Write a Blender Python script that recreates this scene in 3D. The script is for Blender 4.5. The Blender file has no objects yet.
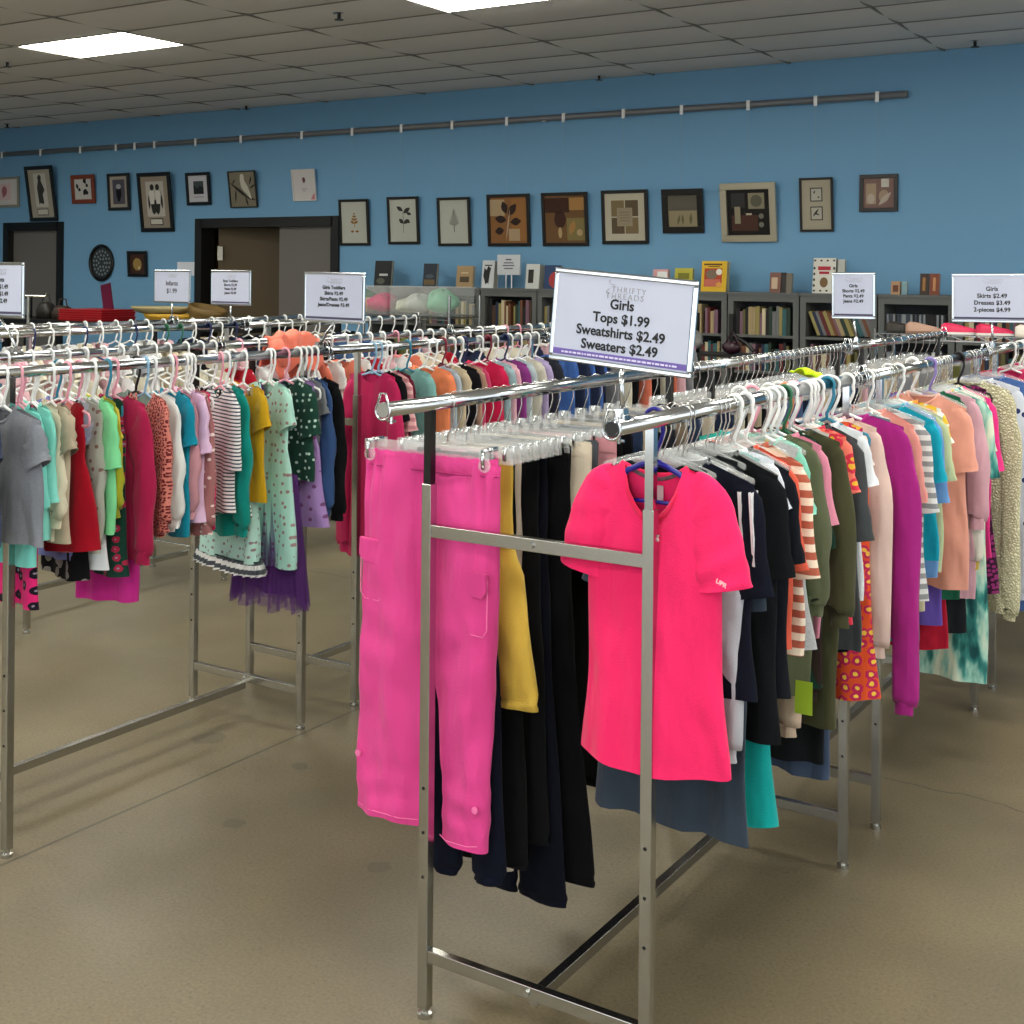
import bpy, math, random
from mathutils import Vector, Matrix
PI=math.pi; R=math.radians
C=bpy.context.scene.collection
# ---------------------------------------------------------------- camera
TH=.567; ROLL=.009
cd=bpy.data.cameras.new('camera'); cam=bpy.data.objects.new('camera',cd); C.objects.link(cam)
cam.location=(0,0,1.68)
cam.rotation_euler=(Matrix.Rotation(TH,3,'Z')@Matrix.Rotation(PI/2,3,'X')@Matrix.Rotation(ROLL,3,'Z')).to_euler()
cd.sensor_width=36; cd.lens=1290/1024*36; cd.shift_y=-(512-274)/1024; cd.clip_end=60
bpy.context.scene.camera=cam
# ---------------------------------------------------------------- world, light, exposure
sc=bpy.context.scene
w=bpy.data.worlds.new('world'); sc.world=w; w.use_nodes=True
w.node_tree.nodes['Background'].inputs[0].default_value=(.55,.7,1,1)
w.node_tree.nodes['Background'].inputs[1].default_value=.6
sc.view_settings.view_transform='Standard'; sc.view_settings.look='None'; sc.view_settings.gamma=1
sc.view_settings.use_curve_mapping=False; sc.view_settings.exposure=0.32
PANEL_STRENGTH=17.0
def area(name,loc,size,rot,energy,col):
    l=bpy.data.lights.new(name,'AREA'); l.shape='RECTANGLE'; l.size,l.size_y=size; l.energy=energy; l.color=col
    o=bpy.data.objects.new(name,l); C.objects.link(o); o.location=loc; o.rotation_euler=rot; return o
# daylight coming in through the shop-front windows behind the camera
area('daylight_front',(-1.5,-4.85,1.6),(8.0,2.3),(R(90),0,0),110,(.93,.97,1))
area('daylight_side',(4.35,2.0,1.6),(6.0,2.3),(R(90),0,R(90)),50,(.93,.97,1))
# ---------------------------------------------------------------- helpers
def lin(h):
    h=h.lstrip('#'); v=[int(h[i:i+2],16)/255 for i in (0,2,4)]
    return tuple([(x/12.92 if x<=.04045 else ((x+.055)/1.055)**2.4) for x in v])+(1,)
class MB:
    def __init__(s): s.v=[]; s.f=[]
    def add(s,vs,fs):
        n=len(s.v); s.v+=[tuple(p) for p in vs]; s.f+=[tuple(i+n for i in f) for f in fs]; return s
    def box(s,c,d,rot=None):
        x,y,z=[q/2 for q in d]
        vs=[Vector((a*x,b*y,e*z)) for a in(-1,1) for b in(-1,1) for e in(-1,1)]
        if rot is not None: vs=[rot@p for p in vs]
        vs=[p+Vector(c) for p in vs]
        return s.add(vs,[(0,1,3,2),(4,6,7,5),(0,4,5,1),(2,3,7,6),(0,2,6,4),(1,5,7,3)])
    def bbox(s,a,b):
        return s.box([(a[i]+b[i])/2 for i in range(3)],[abs(b[i]-a[i]) for i in range(3)])
    def tube(s,pts,r,n=8,closed=False,sy=1.0,cap=True):
        pts=[Vector(p) for p in pts]; m=len(pts); vs=[]; fs=[]; up=None
        for i,p in enumerate(pts):
            if closed: t=(pts[(i+1)%m]-pts[i-1])
            else: t=pts[min(i+1,m-1)]-pts[max(i-1,0)]
            t=t.normalized() if t.length>1e-9 else Vector((0,0,1))
            if up is None:
                up=Vector((0,1,0)) if abs(t.y)<.8 else Vector((1,0,0))
            a=(up-t*up.dot(t)).normalized(); up=a; b=t.cross(a)
            rr=r[i] if isinstance(r,(list,tuple)) else r
            for k in range(n):
                q=2*PI*k/n; vs.append(p+a*math.cos(q)*rr*sy+b*math.sin(q)*rr)
        for i in range(m if closed else m-1):
            j=(i+1)%m
            for k in range(n):
                fs.append((i*n+k,i*n+(k+1)%n,j*n+(k+1)%n,j*n+k))
        if cap and not closed:
            fs.append(tuple(range(n))[::-1]); fs.append(tuple((m-1)*n+k for k in range(n)))
        return s.add(vs,fs)
    def rings(s,rings,close=True,cap0=False,cap1=False):
        n=len(rings[0]); vs=[p for r in rings for p in r]; fs=[]
        for i in range(len(rings)-1):
            for k in range(n if close else n-1):
                fs.append((i*n+k,i*n+(k+1)%n,(i+1)*n+(k+1)%n,(i+1)*n+k))
        if cap0: fs.append(tuple(range(n))[::-1])
        if cap1: fs.append(tuple((len(rings)-1)*n+k for k in range(n)))
        return s.add(vs,fs)
    def poly(s,pts,depth):   # prism: pts in (x,z), extruded in y from 0 to depth
        n=len(pts); vs=[(p[0],0,p[1]) for p in pts]+[(p[0],depth,p[1]) for p in pts]
        fs=[tuple(range(n)),tuple(range(2*n-1,n-1,-1))]+[(i,(i+1)%n,n+(i+1)%n,n+i)[::-1] for i in range(n)]
        return s.add(vs,fs)
    def mesh(s,name,smooth=False):
        me=bpy.data.meshes.new(name); me.from_pydata(s.v,[],s.f); me.update()
        if smooth:
            me.polygons.foreach_set('use_smooth',[True]*len(me.polygons))
        return me
def put(name,me,mat,parent=None,loc=(0,0,0),rot=(0,0,0)):
    if isinstance(me,MB): me=me.mesh(name)
    if len(me.materials)==0: me.materials.append(None)
    o=bpy.data.objects.new(name,me); C.objects.link(o)
    o.material_slots[0].link='OBJECT'; o.material_slots[0].material=mat
    o.parent=parent; o.location=loc; o.rotation_euler=rot; return o
def ob(name,mb,mat,parent=None,loc=(0,0,0),rot=(0,0,0),smooth=False,bevel=0):
    o=put(name,mb.mesh(name,smooth),mat,parent,loc,rot)
    if bevel:
        b=o.modifiers.new('bevel','BEVEL'); b.width=bevel; b.segments=2; b.limit_method='ANGLE'
    return o
USED={}
def tag(o,label,cat,group=None):
    o['label']=label; o['category']=cat
    if group: o['group']=group
    USED[label]=USED.get(label,0)+1
    return o
def thing(name,label,cat,loc=(0,0,0),rz=0,group=None):
    o=bpy.data.objects.new(name,None); C.objects.link(o); o.empty_display_size=.05
    o.location=loc; o.rotation_euler=(0,0,rz); return tag(o,label,cat,group)
def struct(name,mb,mat,smooth=False,**k):
    o=ob(name,mb,mat,smooth=smooth,**k); o['kind']='structure'; return o
# ---------------------------------------------------------------- materials
MC={}
def nt(name):
    m=bpy.data.materials.new(name); m.use_nodes=True; t=m.node_tree; return m,t,t.nodes['Principled BSDF']
def N(t,kind,**kw):
    n=t.nodes.new(kind)
    for k,v in kw.items():
        if k.startswith('i_'):
            key=k[2:]; n.inputs[int(key) if key.isdigit() else key.replace('_',' ')].default_value=v
        else: setattr(n,k,v)
    return n
def plain(col,rough=.5,metal=0,name=None,bump=0,bscale=60,trans=0,alpha=1,coat=0,ior=1.45,emis=0):
    key=('p',col,rough,metal,bump,bscale,trans,alpha,coat,emis)
    if key in MC: return MC[key]
    m,t,b=nt(name or 'mat'); c=lin(col) if isinstance(col,str) else col
    b.inputs['Base Color'].default_value=c; b.inputs['Roughness'].default_value=rough; b.inputs['Metallic'].default_value=metal
    b.inputs['IOR'].default_value=ior
    if trans: b.inputs['Transmission Weight'].default_value=trans
    if alpha<1: b.inputs['Alpha'].default_value=alpha
    if coat: b.inputs['Coat Weight'].default_value=coat
    if emis: b.inputs['Emission Color'].default_value=c; b.inputs['Emission Strength'].default_value=emis
    if bump:
        n=N(t,'ShaderNodeTexNoise',i_Scale=bscale); n.inputs['Detail'].default_value=4
        tc=N(t,'ShaderNodeTexCoord'); t.links.new(tc.outputs['Object'],n.inputs['Vector'])
        bp=N(t,'ShaderNodeBump',i_Strength=bump,i_Distance=.01); t.links.new(n.outputs[0],bp.inputs['Height']); t.links.new(bp.outputs[0],b.inputs['Normal'])
    MC[key]=m; return m
def mixn(t,fac,a,b):
    n=N(t,'ShaderNodeMix',data_type='RGBA')
    for s,v in ((0,fac),(6,a),(7,b)):
        if hasattr(v,'default_value'): t.links.new(v,n.inputs[s])
        else: n.inputs[s].default_value=v
    return n.outputs[2]
def math_(t,op,a,b=None):
    n=N(t,'ShaderNodeMath',operation=op)
    for s,v in ((0,a),(1,b)):
        if v is None: continue
        if hasattr(v,'default_value'): t.links.new(v,n.inputs[s])
        else: n.inputs[s].default_value=v
    return n.outputs[0]
def fabric(kind,cols,scale=.05,rough=.85):
    key=('f',kind,tuple(cols),scale)
    if key in MC: return MC[key]
    m,t,b=nt('fabric'); tc=N(t,'ShaderNodeTexCoord'); O=tc.outputs['Object']; cs=[lin(c) for c in cols]
    def noise(s,d=3,vec=None):
        n=N(t,'ShaderNodeTexNoise',i_Scale=s); n.inputs['Detail'].default_value=d; t.links.new(vec or O,n.inputs['Vector']); return n.outputs[0]
    col=None
    if kind=='stripe':
        sp=N(t,'ShaderNodeSeparateXYZ'); t.links.new(O,sp.inputs[0])
        fr=math_(t,'FRACT',math_(t,'MULTIPLY',sp.outputs[2],1/scale/1.0)); col=mixn(t,math_(t,'GREATER_THAN',fr,.62 if scale<.02 else .5),cs[0],cs[1])
    elif kind in('dot','flower','kflower','ditsy'):
        sp=N(t,'ShaderNodeSeparateXYZ'); t.links.new(O,sp.inputs[0]); mp=N(t,'ShaderNodeCombineXYZ'); t.links.new(sp.outputs[0],mp.inputs[0]); t.links.new(sp.outputs[2],mp.inputs[1])
        v=N(t,'ShaderNodeTexVoronoi',i_Scale=1/scale,voronoi_dimensions='2D'); v.inputs['Randomness'].default_value=.75; t.links.new(mp.outputs[0],v.inputs['Vector'])
        d=v.outputs['Distance']
        if kind=='dot': col=mixn(t,math_(t,'LESS_THAN',d,.17),cs[0],cs[1])
        elif kind=='ditsy': col=mixn(t,math_(t,'LESS_THAN',d,.36),cs[0],cs[1])
        elif kind=='kflower':
            n=noise(2.2/scale,1,mp.outputs[0]); d2=math_(t,'ADD',d,math_(t,'MULTIPLY',n,.35))
            col=mixn(t,math_(t,'LESS_THAN',d2,.47),cs[0],cs[1]); col=mixn(t,math_(t,'LESS_THAN',d2,.25),col,lin('#8a8290'))
        else:
            n=noise(2.0/scale,1,mp.outputs[0]); d2=math_(t,'ADD',d,math_(t,'MULTIPLY',n,.35))
            col=mixn(t,math_(t,'LESS_THAN',d2,.60),cs[0],cs[1]); col=mixn(t,math_(t,'LESS_THAN',d2,.36),col,cs[2])
    elif kind=='heather': 
        mp=N(t,'ShaderNodeMapping'); mp.inputs['Scale'].default_value=(.35,1,1.6); t.links.new(O,mp.inputs['Vector'])
        col=mixn(t,noise(300,2,mp.outputs[0]),cs[0],cs[1])
    elif kind=='lace':
        v=N(t,'ShaderNodeTexVoronoi',i_Scale=85,feature='DISTANCE_TO_EDGE'); t.links.new(O,v.inputs['Vector'])
        col=mixn(t,math_(t,'LESS_THAN',v.outputs['Distance'],.09),cs[0],cs[1])
    elif kind=='tiedye':
        mp=N(t,'ShaderNodeMapping'); mp.inputs['Scale'].default_value=(1,1,.3); t.links.new(O,mp.inputs['Vector'])
        r=N(t,'ShaderNodeValToRGB'); e=r.color_ramp.elements; e[0].position=.32; e[0].color=lin('#1d4f52'); e[1].position=.62; e[1].color=lin('#dbe6cf')
        x=e.new(.42); x.color=lin('#3f8f88'); x=e.new(.5); x.color=lin('#9ecfc0')
        t.links.new(noise(22,3,mp.outputs[0]),r.inputs[0]); col=r.outputs[0]
    n=noise(55,4); 
    if col is None: 
        col=mixn(t,math_(t,'MULTIPLY',n,.2),cs[0],tuple(c*.75 for c in cs[0][:3])+(1,))
    t.links.new(col,b.inputs['Base Color'])
    b.inputs['Roughness'].default_value=rough; b.inputs['Specular IOR Level'].default_value=.12
    b.inputs['Sheen Weight'].default_value=.12 if max(cs[0][:3])>.03 else .02
    mp=N(t,'ShaderNodeMapping'); mp.inputs['Scale'].default_value=(1.3,1,.5); t.links.new(O,mp.inputs['Vector'])
    big=noise(11,1.6,mp.outputs[0]); fine=noise(420,1)
    if kind=='lace': hh=math_(t,'ADD',big,math_(t,'MULTIPLY',v.outputs['Distance'],.4))
    else: hh=math_(t,'ADD',big,math_(t,'MULTIPLY',fine,.035))
    bp=N(t,'ShaderNodeBump',i_Strength=.7,i_Distance=.05); t.links.new(hh,bp.inputs['Height']); t.links.new(bp.outputs[0],b.inputs['Normal'])
    MC[key]=m; return m
def P(c): return ('plain',(c,),.05)
def SZ(a,b,s): return ('stripe',(a,b),s)
def HE(a,b): return ('heather',(a,b),.05)
def DT(a,b,s): return ('dot',(a,b),s)
def FL(a,b,c,s): return ('flower',(a,b,c),s)
def FLK(a,b,s): return ('kflower',(a,b),s)
def DS(a,b,s): return ('ditsy',(a,b),s)
def LC(a,b): return ('lace',(a,b),.05)
def TD(): return ('tiedye',('#9ecfc0',),.05)
CHROME=plain('#c9cdd0',.14,1,'chrome'); STEEL=plain('#b9b9b4',.24,1,'satin_steel'); DKMETAL=plain('#3a3a3a',.35,1)
BLACK=plain('#0c0c0d',.45); WHITEP=plain('#f2f3f3',.35,name='white_plastic'); RUBBER=plain('#d8d8d4',.5)
CLEAR=plain('#f4f8f8',.06,0,'clear_plastic',alpha=.2,ior=1.4); PAPER=plain('#dfe4ef',.6,name='paper')
WIRE=plain('#d8d8d6',.2,1)
# ---------------------------------------------------------------- the room
CZ=3.41; YB=10.0; XL=-17.5; XR=4.6; YF=-5.0
def floor_mat():
    m,t,b=nt('polished_concrete'); tc=N(t,'ShaderNodeTexCoord'); O=tc.outputs['Object']
    def noise(s,d,vec=None):
        n=N(t,'ShaderNodeTexNoise',i_Scale=s); n.inputs['Detail'].default_value=d; t.links.new(vec or O,n.inputs['Vector']); return n.outputs[0]
    r=N(t,'ShaderNodeValToRGB'); e=r.color_ramp.elements; e[0].position=.3; e[0].color=lin('#665d49'); e[1].position=.7; e[1].color=lin('#80755b')
    t.links.new(noise(1.1,5),r.inputs[0]); col=r.outputs[0]
    r2=N(t,'ShaderNodeValToRGB'); e=r2.color_ramp.elements; e[0].position=.35; e[0].color=(.72,.72,.72,1); e[1].position=.65; e[1].color=(1,1,1,1)
    t.links.new(noise(110,3),r2.inputs[0])
    mu=N(t,'ShaderNodeMix',data_type='RGBA',blend_type='MULTIPLY'); mu.inputs[0].default_value=.85; t.links.new(col,mu.inputs[6]); t.links.new(r2.outputs[0],mu.inputs[7]); col=mu.outputs[2]
    v=N(t,'ShaderNodeTexVoronoi',i_Scale=38); t.links.new(O,v.inputs['Vector'])
    pit=math_(t,'MULTIPLY',math_(t,'LESS_THAN',v.outputs['Distance'],.13),.55); col=mixn(t,pit,col,lin('#4d463a'))
    sp=N(t,'ShaderNodeSeparateXYZ'); t.links.new(O,sp.inputs[0]); X,Y=sp.outputs[0],sp.outputs[1]
    wob=math_(t,'MULTIPLY',math_(t,'SUBTRACT',noise(3,4),.5),.01)
    j=math_(t,'LESS_THAN',math_(t,'ABSOLUTE',math_(t,'ADD',math_(t,'ADD',X,3.155),wob)),.006)
    j2=math_(t,'LESS_THAN',math_(t,'ABSOLUTE',math_(t,'SUBTRACT',Y,5.52)),.006)
    crk=math_(t,'LESS_THAN',math_(t,'ABSOLUTE',math_(t,'ADD',math_(t,'SUBTRACT',Y,4.33),math_(t,'MULTIPLY',math_(t,'SUBTRACT',noise(2.2,6),.5),.34))),.006)
    crk=math_(t,'MULTIPLY',crk,math_(t,'GREATER_THAN',X,-1.6)); j2=math_(t,'MULTIPLY',j2,math_(t,'LESS_THAN',X,-3.1))
    line=math_(t,'MAXIMUM',math_(t,'MAXIMUM',j,j2),crk); col=mixn(t,math_(t,'MULTIPLY',line,.75),col,lin('#3b352b'))
    for (a,c,rx) in ((-2.81,2.87,.035),(-2.26,2.88,.035),(-3.4,3.34,.06),(-2.95,3.32,.03)):
        dx=math_(t,'SUBTRACT',X,a); dy=math_(t,'SUBTRACT',Y,c)
        d=math_(t,'ADD',math_(t,'SQRT',math_(t,'ADD',math_(t,'MULTIPLY',dx,dx),math_(t,'MULTIPLY',dy,dy))),math_(t,'MULTIPLY',math_(t,'SUBTRACT',noise(18,3),.5),.05))
        col=mixn(t,math_(t,'MULTIPLY',math_(t,'LESS_THAN',d,rx),.5),col,lin('#4a4438'))
    t.links.new(col,b.inputs['Base Color'])
    rr=math_(t,'ADD',math_(t,'MULTIPLY',noise(2.5,4),.25),.28); t.links.new(rr,b.inputs['Roughness'])
    b.inputs['Specular IOR Level'].default_value=.45
    bp=N(t,'ShaderNodeBump',i_Strength=.12,i_Distance=.004); t.links.new(math_(t,'SUBTRACT',noise(90,3),line),bp.inputs['Height']); t.links.new(bp.outputs[0],b.inputs['Normal'])
    return m
mb=MB().bbox((XL,YF,-.1),(XR,YB+3,0)); struct('floor',mb,floor_mat())
BLUE=plain('#71a4ca',.6,name='blue_wall_paint',bump=.05,bscale=90)
GREYD=plain('#6d6a66',.55,name='grey_door_paint'); BLKF=plain('#141414',.5,name='black_door_frame')
D1=(-13.66,-12.72,2.2); D2=(-10.36,-8.5,2.2)
mb=MB()
for a,b_,z0,z1 in ((XL,D1[0],0,CZ+.1),(D1[0],D1[1],D1[2],CZ+.1),(D1[1],D2[0],0,CZ+.1),(D2[0],D2[1],D2[2],CZ+.1),(D2[1],XR,0,CZ+.1)):
    mb.bbox((a,YB,z0),(b_,YB+.15,z1))
struct('wall_back',mb,BLUE)
struct('wall_left',MB().bbox((XL-.15,YF,0),(XL,YB,CZ+.1)),BLUE)
WHT=plain('#d9d8d2',.7,name='white_wall_paint')
mb=MB(); mb.bbox((XR,YF,0),(XR+.15,YB,.45)).bbox((XR,YF,2.75),(XR+.15,YB,CZ+.1)).bbox((XR,5,.45),(XR+.15,YB,2.75)).bbox((XR,YF,.45),(XR+.15,-1,2.75)); struct('wall_right',mb,WHT)
mb=MB(); mb.bbox((XL,YF-.15,0),(XR,YF,.45)).bbox((XL,YF-.15,2.75),(XR,YF,CZ+.1)).bbox((XL,YF-.15,.45),(-5.5,YF,2.75)).bbox((2.5,YF-.15,.45),(XR,YF,2.75)); struct('wall_front',mb,WHT)
GL=plain('#eaf4f4',.02,0,'window_glass',alpha=.18)
mb=MB()
for x in (-5.5,-3.5,-1.5,.5,2.45): mb.bbox((x,YF-.1,.45),(x+.06,YF-.04,2.75))
fr=struct('window_1',mb,DKMETAL); g=ob('glass',MB().bbox((-5.5,YF-.08,.45),(2.5,YF-.07,2.75)),GL,fr)
mb=MB()
for y in (-1,1,3,4.94): mb.bbox((XR+.04,y,.45),(XR+.1,y+.06,2.75))
fr=struct('window_2',mb,DKMETAL); ob('glass',MB().bbox((XR+.07,-1,.45),(XR+.08,5,2.75)),GL,fr)
# the doorways
def doorframe(n,x0,x1,z):
    mb=MB(); f=.08
    mb.bbox((x0-f,YB-.03,0),(x0+.02,YB+.16,z+f)).bbox((x1-.02,YB-.03,0),(x1+f,YB+.16,z+f)).bbox((x0,YB-.03,z-.02),(x1,YB+.16,z+f))
    return struct('trim_%d'%n,mb,BLKF)
doorframe(1,D1[0],D1[1],D1[2]-.03); doorframe(2,D2[0],D2[1],D2[2]-.03)
mb=MB().bbox((D1[0]+.02,YB+.05,.01),(D1[1]-.02,YB+.1,D1[2]-.05)); d=struct('door_1',mb,GREYD)
ob('door_handle',MB().bbox((D1[1]-.12,YB-.01,.98),(D1[1]-.06,YB+.05,1.04)),STEEL,d)
mb=MB().bbox((-9.28,YB+.05,.01),(D2[1]-.02,YB+.1,D2[2]-.05)); d=struct('door_2',mb,GREYD)
ob('door_handle',MB().bbox((-9.22,YB-.02,.95),(-9.16,YB+.05,1.1)),STEEL,d)
s=ob('notice',MB().bbox((-8.93,YB+.044,1.36),(-8.8,YB+.05,1.52)),plain('#e8e8e8',.5),d); s2=ob('red_strip',MB().bbox((-8.925,YB+.042,1.44),(-8.805,YB+.045,1.51)),plain('#a8202a',.5),s)
# other leaf stands open into the dark back room, hinged on the left jamb
d=struct('door_3',MB().bbox((0,-.022,.01),(.84,.022,D2[2]-.05)),plain('#52452e',.6)); d.location=(D2[0]+.1,YB+.16,0); d.rotation_euler=(0,0,R(22))
ob('closer',MB().bbox((.01,-.07,1.80),(.07,-.022,1.95)),STEEL,d)
TAN=plain('#b99a62',.8,name='back_room_wall')
mb=MB().bbox((D2[0]-1,YB+3,0),(D2[1]+1,YB+3.1,CZ)).bbox((D2[0]-1.1,YB+.15,0),(D2[0]-1,YB+3.1,CZ)).bbox((D2[1]+1,YB+.15,0),(D2[1]+1.1,YB+3.1,CZ)).bbox((D2[0]-1.1,YB+.15,2.7),(D2[1]+1.1,YB+3.1,2.8))
struct('wall_back_room',mb,TAN)
struct('baseboard_back',MB().bbox((D2[1]+.1,YB-.012,0),(XR,YB,.1)),plain('#2b2b2b',.5))
# ceiling: pillowed lay-in tiles between T-bars, 2x4 ft
TX=1.219; TY=.6096; X0=-2.50; Y0=YB-.60
lights=[]
for cx in range(-3,5):
    for ry in range(-30,30): pass
def is_light(i,k): # i = column left of X0, k = row towards the camera
    return i%3==1 and k%4==0 and k>1
mb=MB(); bars=MB(); panels=[]
for i in range(-6,13):
    xa=X0-(i+1)*TX; xb=X0-i*TX
    if xb<XL-TX or xa>XR+TX: continue
    for k in range(-1,25):
        ya=Y0-(k+1)*TY; yb=Y0-k*TY
        if k==-1: yb=YB
        if ya<YF-TY: continue
        if is_light(i,k): panels.append((xa,xb,ya,yb)); continue
        n=7; rg=[]
        for a in range(n):
            u=a/(n-1); sag=.03*(1-(2*u-1)**2)
            rg.append([(xa,ya+(yb-ya)*u,CZ-sag*.45),(xa+.1,ya+(yb-ya)*u,CZ-sag*.9),(xb-.1,ya+(yb-ya)*u,CZ-sag*.9),(xb,ya+(yb-ya)*u,CZ-sag*.45)])
        mb.rings(rg,close=False)
struct('ceiling',mb,plain('#d6d6d6',.9,name='ceiling_tile',bump=.15,bscale=200),smooth=True)
for i in range(-6,14):
    x=X0-i*TX
    if XL<x<XR: bars.bbox((x-.009,YF,CZ-.013),(x+.009,YB,CZ+.004))
for k in range(-1,25):
    y=Y0-k*TY
    if YF<y<YB: bars.bbox((XL,y-.008,CZ-.006),(XR,y+.008,CZ+.004))
struct('trim_ceiling_grid',bars,plain('#807e79',.6))
struct('ceiling_slab',MB().bbox((XL,YF,CZ+.12),(XR,YB,CZ+.2)),plain('#777777',.9))
PM,t_,b_=nt('lit_diffuser'); b_.inputs['Base Color'].default_value=(.9,.9,.86,1)
b_.inputs['Emission Color'].default_value=(1,.97,.86,1); b_.inputs['Emission Strength'].default_value=PANEL_STRENGTH
def place_word(x,y):
    return ('over the far racks' if y>5.5 else 'over the near racks' if y>2 else 'over the shop front')
for n,(xa,xb,ya,yb) in enumerate(panels):
    if xb>XR or ya<YF: continue
    if xa<-14.5: continue
    lab='lit rectangular ceiling light panel '+place_word(xa,ya)+(', leftmost seen' if abs(xa+8.6)<.4 and ya>5.5 else ', cut by the top edge' if abs(xa+4.94)<.4 and ya>5.5 else ', outside the frame')
    t=thing('ceiling_light',lab,'ceiling light',((xa+xb)/2,(ya+yb)/2,CZ),group='ceiling light panels')
    wx,wy=(xb-xa)/2-.012,(yb-ya)/2-.012
    ob('diffuser',MB().bbox((-wx,-wy,-.004),(wx,wy,.002)),PM,t)
    ob('housing',MB().bbox((-wx,-wy,.004),(wx,wy,.1)),plain('#d0d0cc',.5),t)
for n,(x,y) in enumerate([(-5.54,6.55),(-9.43,9.7),(-9.21,6.71),(-13.14,9.58),(-5.31,9.7),(-2.19,9.62)]):
    ww=['near the cut-off light panel','above the door with the open leaf','beside the left light panel','at the far left corner','above the patchwork prints','at the right end of the blue wall'][n]
    t=thing('fire_sprinkler','small dark pendent sprinkler head in the ceiling '+ww,'sprinkler',(x,y,CZ-.018),group='ceiling sprinklers')
    mb=MB().tube([(0,0,0),(0,0,-.045)],.012,8); ob('body',mb,DKMETAL,t)
    mb=MB().tube([(0,0,-.045),(0,0,-.05)],.03,12); ob('deflector',mb,DKMETAL,t); mb=MB().tube([(0,0,.0),(0,0,-.006)],.042,14); ob('escutcheon',mb,STEEL,t)
# ---------------------------------------------------------------- picture rail pipe, hooks and pictures
PIPEZ=3.085; PY=YB-.05
t=thing('picture_rail','long grey pipe fixed high along the blue wall, pictures hanging from it','rail',(-9,YB,PIPEZ))
ob('pipe',MB().tube([(-7.5,-.05,0),(6.24,-.05,0)],.028,12),plain('#77797c',.45,.3),t,smooth=True)
mb=MB()
for x in [-6,-3,0,3,6]: ob('bracket',MB().bbox((x-.02,-.05,-.03),(x+.02,0,.03)),STEEL,t)
def ell(cx,cz,rx,rz,n=14,rot=0):
    return [(cx+rx*math.cos(2*PI*k/n)*math.cos(rot)-rz*math.sin(2*PI*k/n)*math.sin(rot),cz+rx*math.cos(2*PI*k/n)*math.sin(rot)+rz*math.sin(2*PI*k/n)*math.cos(rot)) for k in range(n)]
def leaf(cx,cz,l,w_,ang):
    pts=[]
    for k in range(8): u=k/8; pts.append((u*l,math.sin(PI*u)*w_))
    for k in range(8): u=1-k/8; pts.append((u*l,-math.sin(PI*u)*w_))
    c,s_=math.cos(ang),math.sin(ang)
    return [(cx+x*c-z*s_,cz+x*s_+z*c) for x,z in pts]
def rect(x0,z0,x1,z1): return [(x0,z0),(x1,z0),(x1,z1),(x0,z1)]
def blob(cx,cz,pts,s_=1): return [(cx+x*s_,cz+z*s_) for x,z in pts]
PICN=0
def picture(x,z0,w_,h,tilt,fcol,fw,matc,lab,shapes,hook=None,name='framed_picture',cat='picture',depth=.022,metal=0,group='pictures hanging on the blue wall'):
    ang=math.asin(max(-.4,min(.4,(tilt)/h)))
    o=thing(name,lab,cat,(x,YB-.006,z0),group=None); o.rotation_euler=(ang,0,0)
    hw=w_/2; mb=MB()
    mb.poly(rect(-hw,0,hw,fw),-depth).poly(rect(-hw,h-fw,hw,h),-depth).poly(rect(-hw,fw,-hw+fw,h-fw),-depth).poly(rect(hw-fw,fw,hw,h-fw),-depth)
    ob('frame',mb,plain(fcol,.35,metal),o,bevel=.003)
    ob('mat_board',MB().poly(rect(-hw+fw*.8,fw*.8,hw-fw*.8,h-fw*.8),-.008),plain(matc,.7),o)
    y=-.0085
    for col,polys in shapes:
        mb=MB()
        for pl in polys:
            q=MB().poly([(p[0],p[1]) for p in pl],-.0012); mb.add([(a,b+y,c) for a,b,c in q.v],q.f)
        ob('print',mb,plain(col,.7),o); y-=.0013
    ob('glass',MB().poly(rect(-hw+fw*.8,fw*.8,hw-fw*.8,h-fw*.8),-.0015),PGL,o,loc=(0,-.016,0))
    if hook is not None:
        hk=thing('picture_hook','white hook and clear line on the pipe holding '+hook,'picture hook',(x,YB-.05,PIPEZ),group='hooks on the picture pipe')
        ob('clip',MB().bbox((-.014,-.034,-.05),(.014,-.026,.03)).bbox((-.014,-.03,.026),(.014,.03,.032)),WHITEP,hk)
        top=z0+h*math.cos(ang)
        ob('line',MB().tube([(0,-.03,-.05),(0,.02-h*math.sin(ang),top-PIPEZ)],.0012,4),plain('#b8c4cc',.3,alpha=.6),hk)
    return o
PGL=plain('#000000',.05,0,'picture_glass',alpha=.06)
def fern(cx,cz,n,l,w_,h):
    out=[rect(cx-.003,cz-h*.45,cx+.003,cz+h*.4)]
    for k in range(n):
        u=k/(n-1); zz=cz-h*.2+u*h*.6; ll=l*(1-u*.75)
        out+=[leaf(cx,zz,ll,w_*(1-.5*u),.5),leaf(cx,zz,ll,w_*(1-.5*u),PI-.5)]
    return out
picture(-13.71,2.44,.52,.37,.01,'#8d8a7c',.03,'#dedbd8','silver-framed square pink print cut by the left edge of the photo',[('#e6c9cc',[rect(-.12,.09,.1,.29)]),('#c27b84',[ell(-.02,.2,.05,.06),leaf(-.05,.12,.12,.03,1)])],'the pink print')
picture(-12.98,2.262,.50,.66,.1,'#141210',.045,'#b9b0a0','tall black-framed drawing of a single robed figure, above the plain grey door',[('#d9d6cc',[rect(-.11,.17,.11,.57)]),('#3c3c3a',[blob(0,.2,[(-.05,0),(-.02,.02),(.02,0),(.04,.02),(.03,.12),(.07,.17),(.05,.22),(.02,.28),(.03,.33),(0,.36),(-.035,.33),(-.03,.28),(-.06,.2),(-.055,.1)])]),('#55524c',[rect(-.1,.07,.1,.15)]),('#dcd8cc',[rect(-.09,.08,.09,.14)])],'the robed figure drawing')
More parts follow.
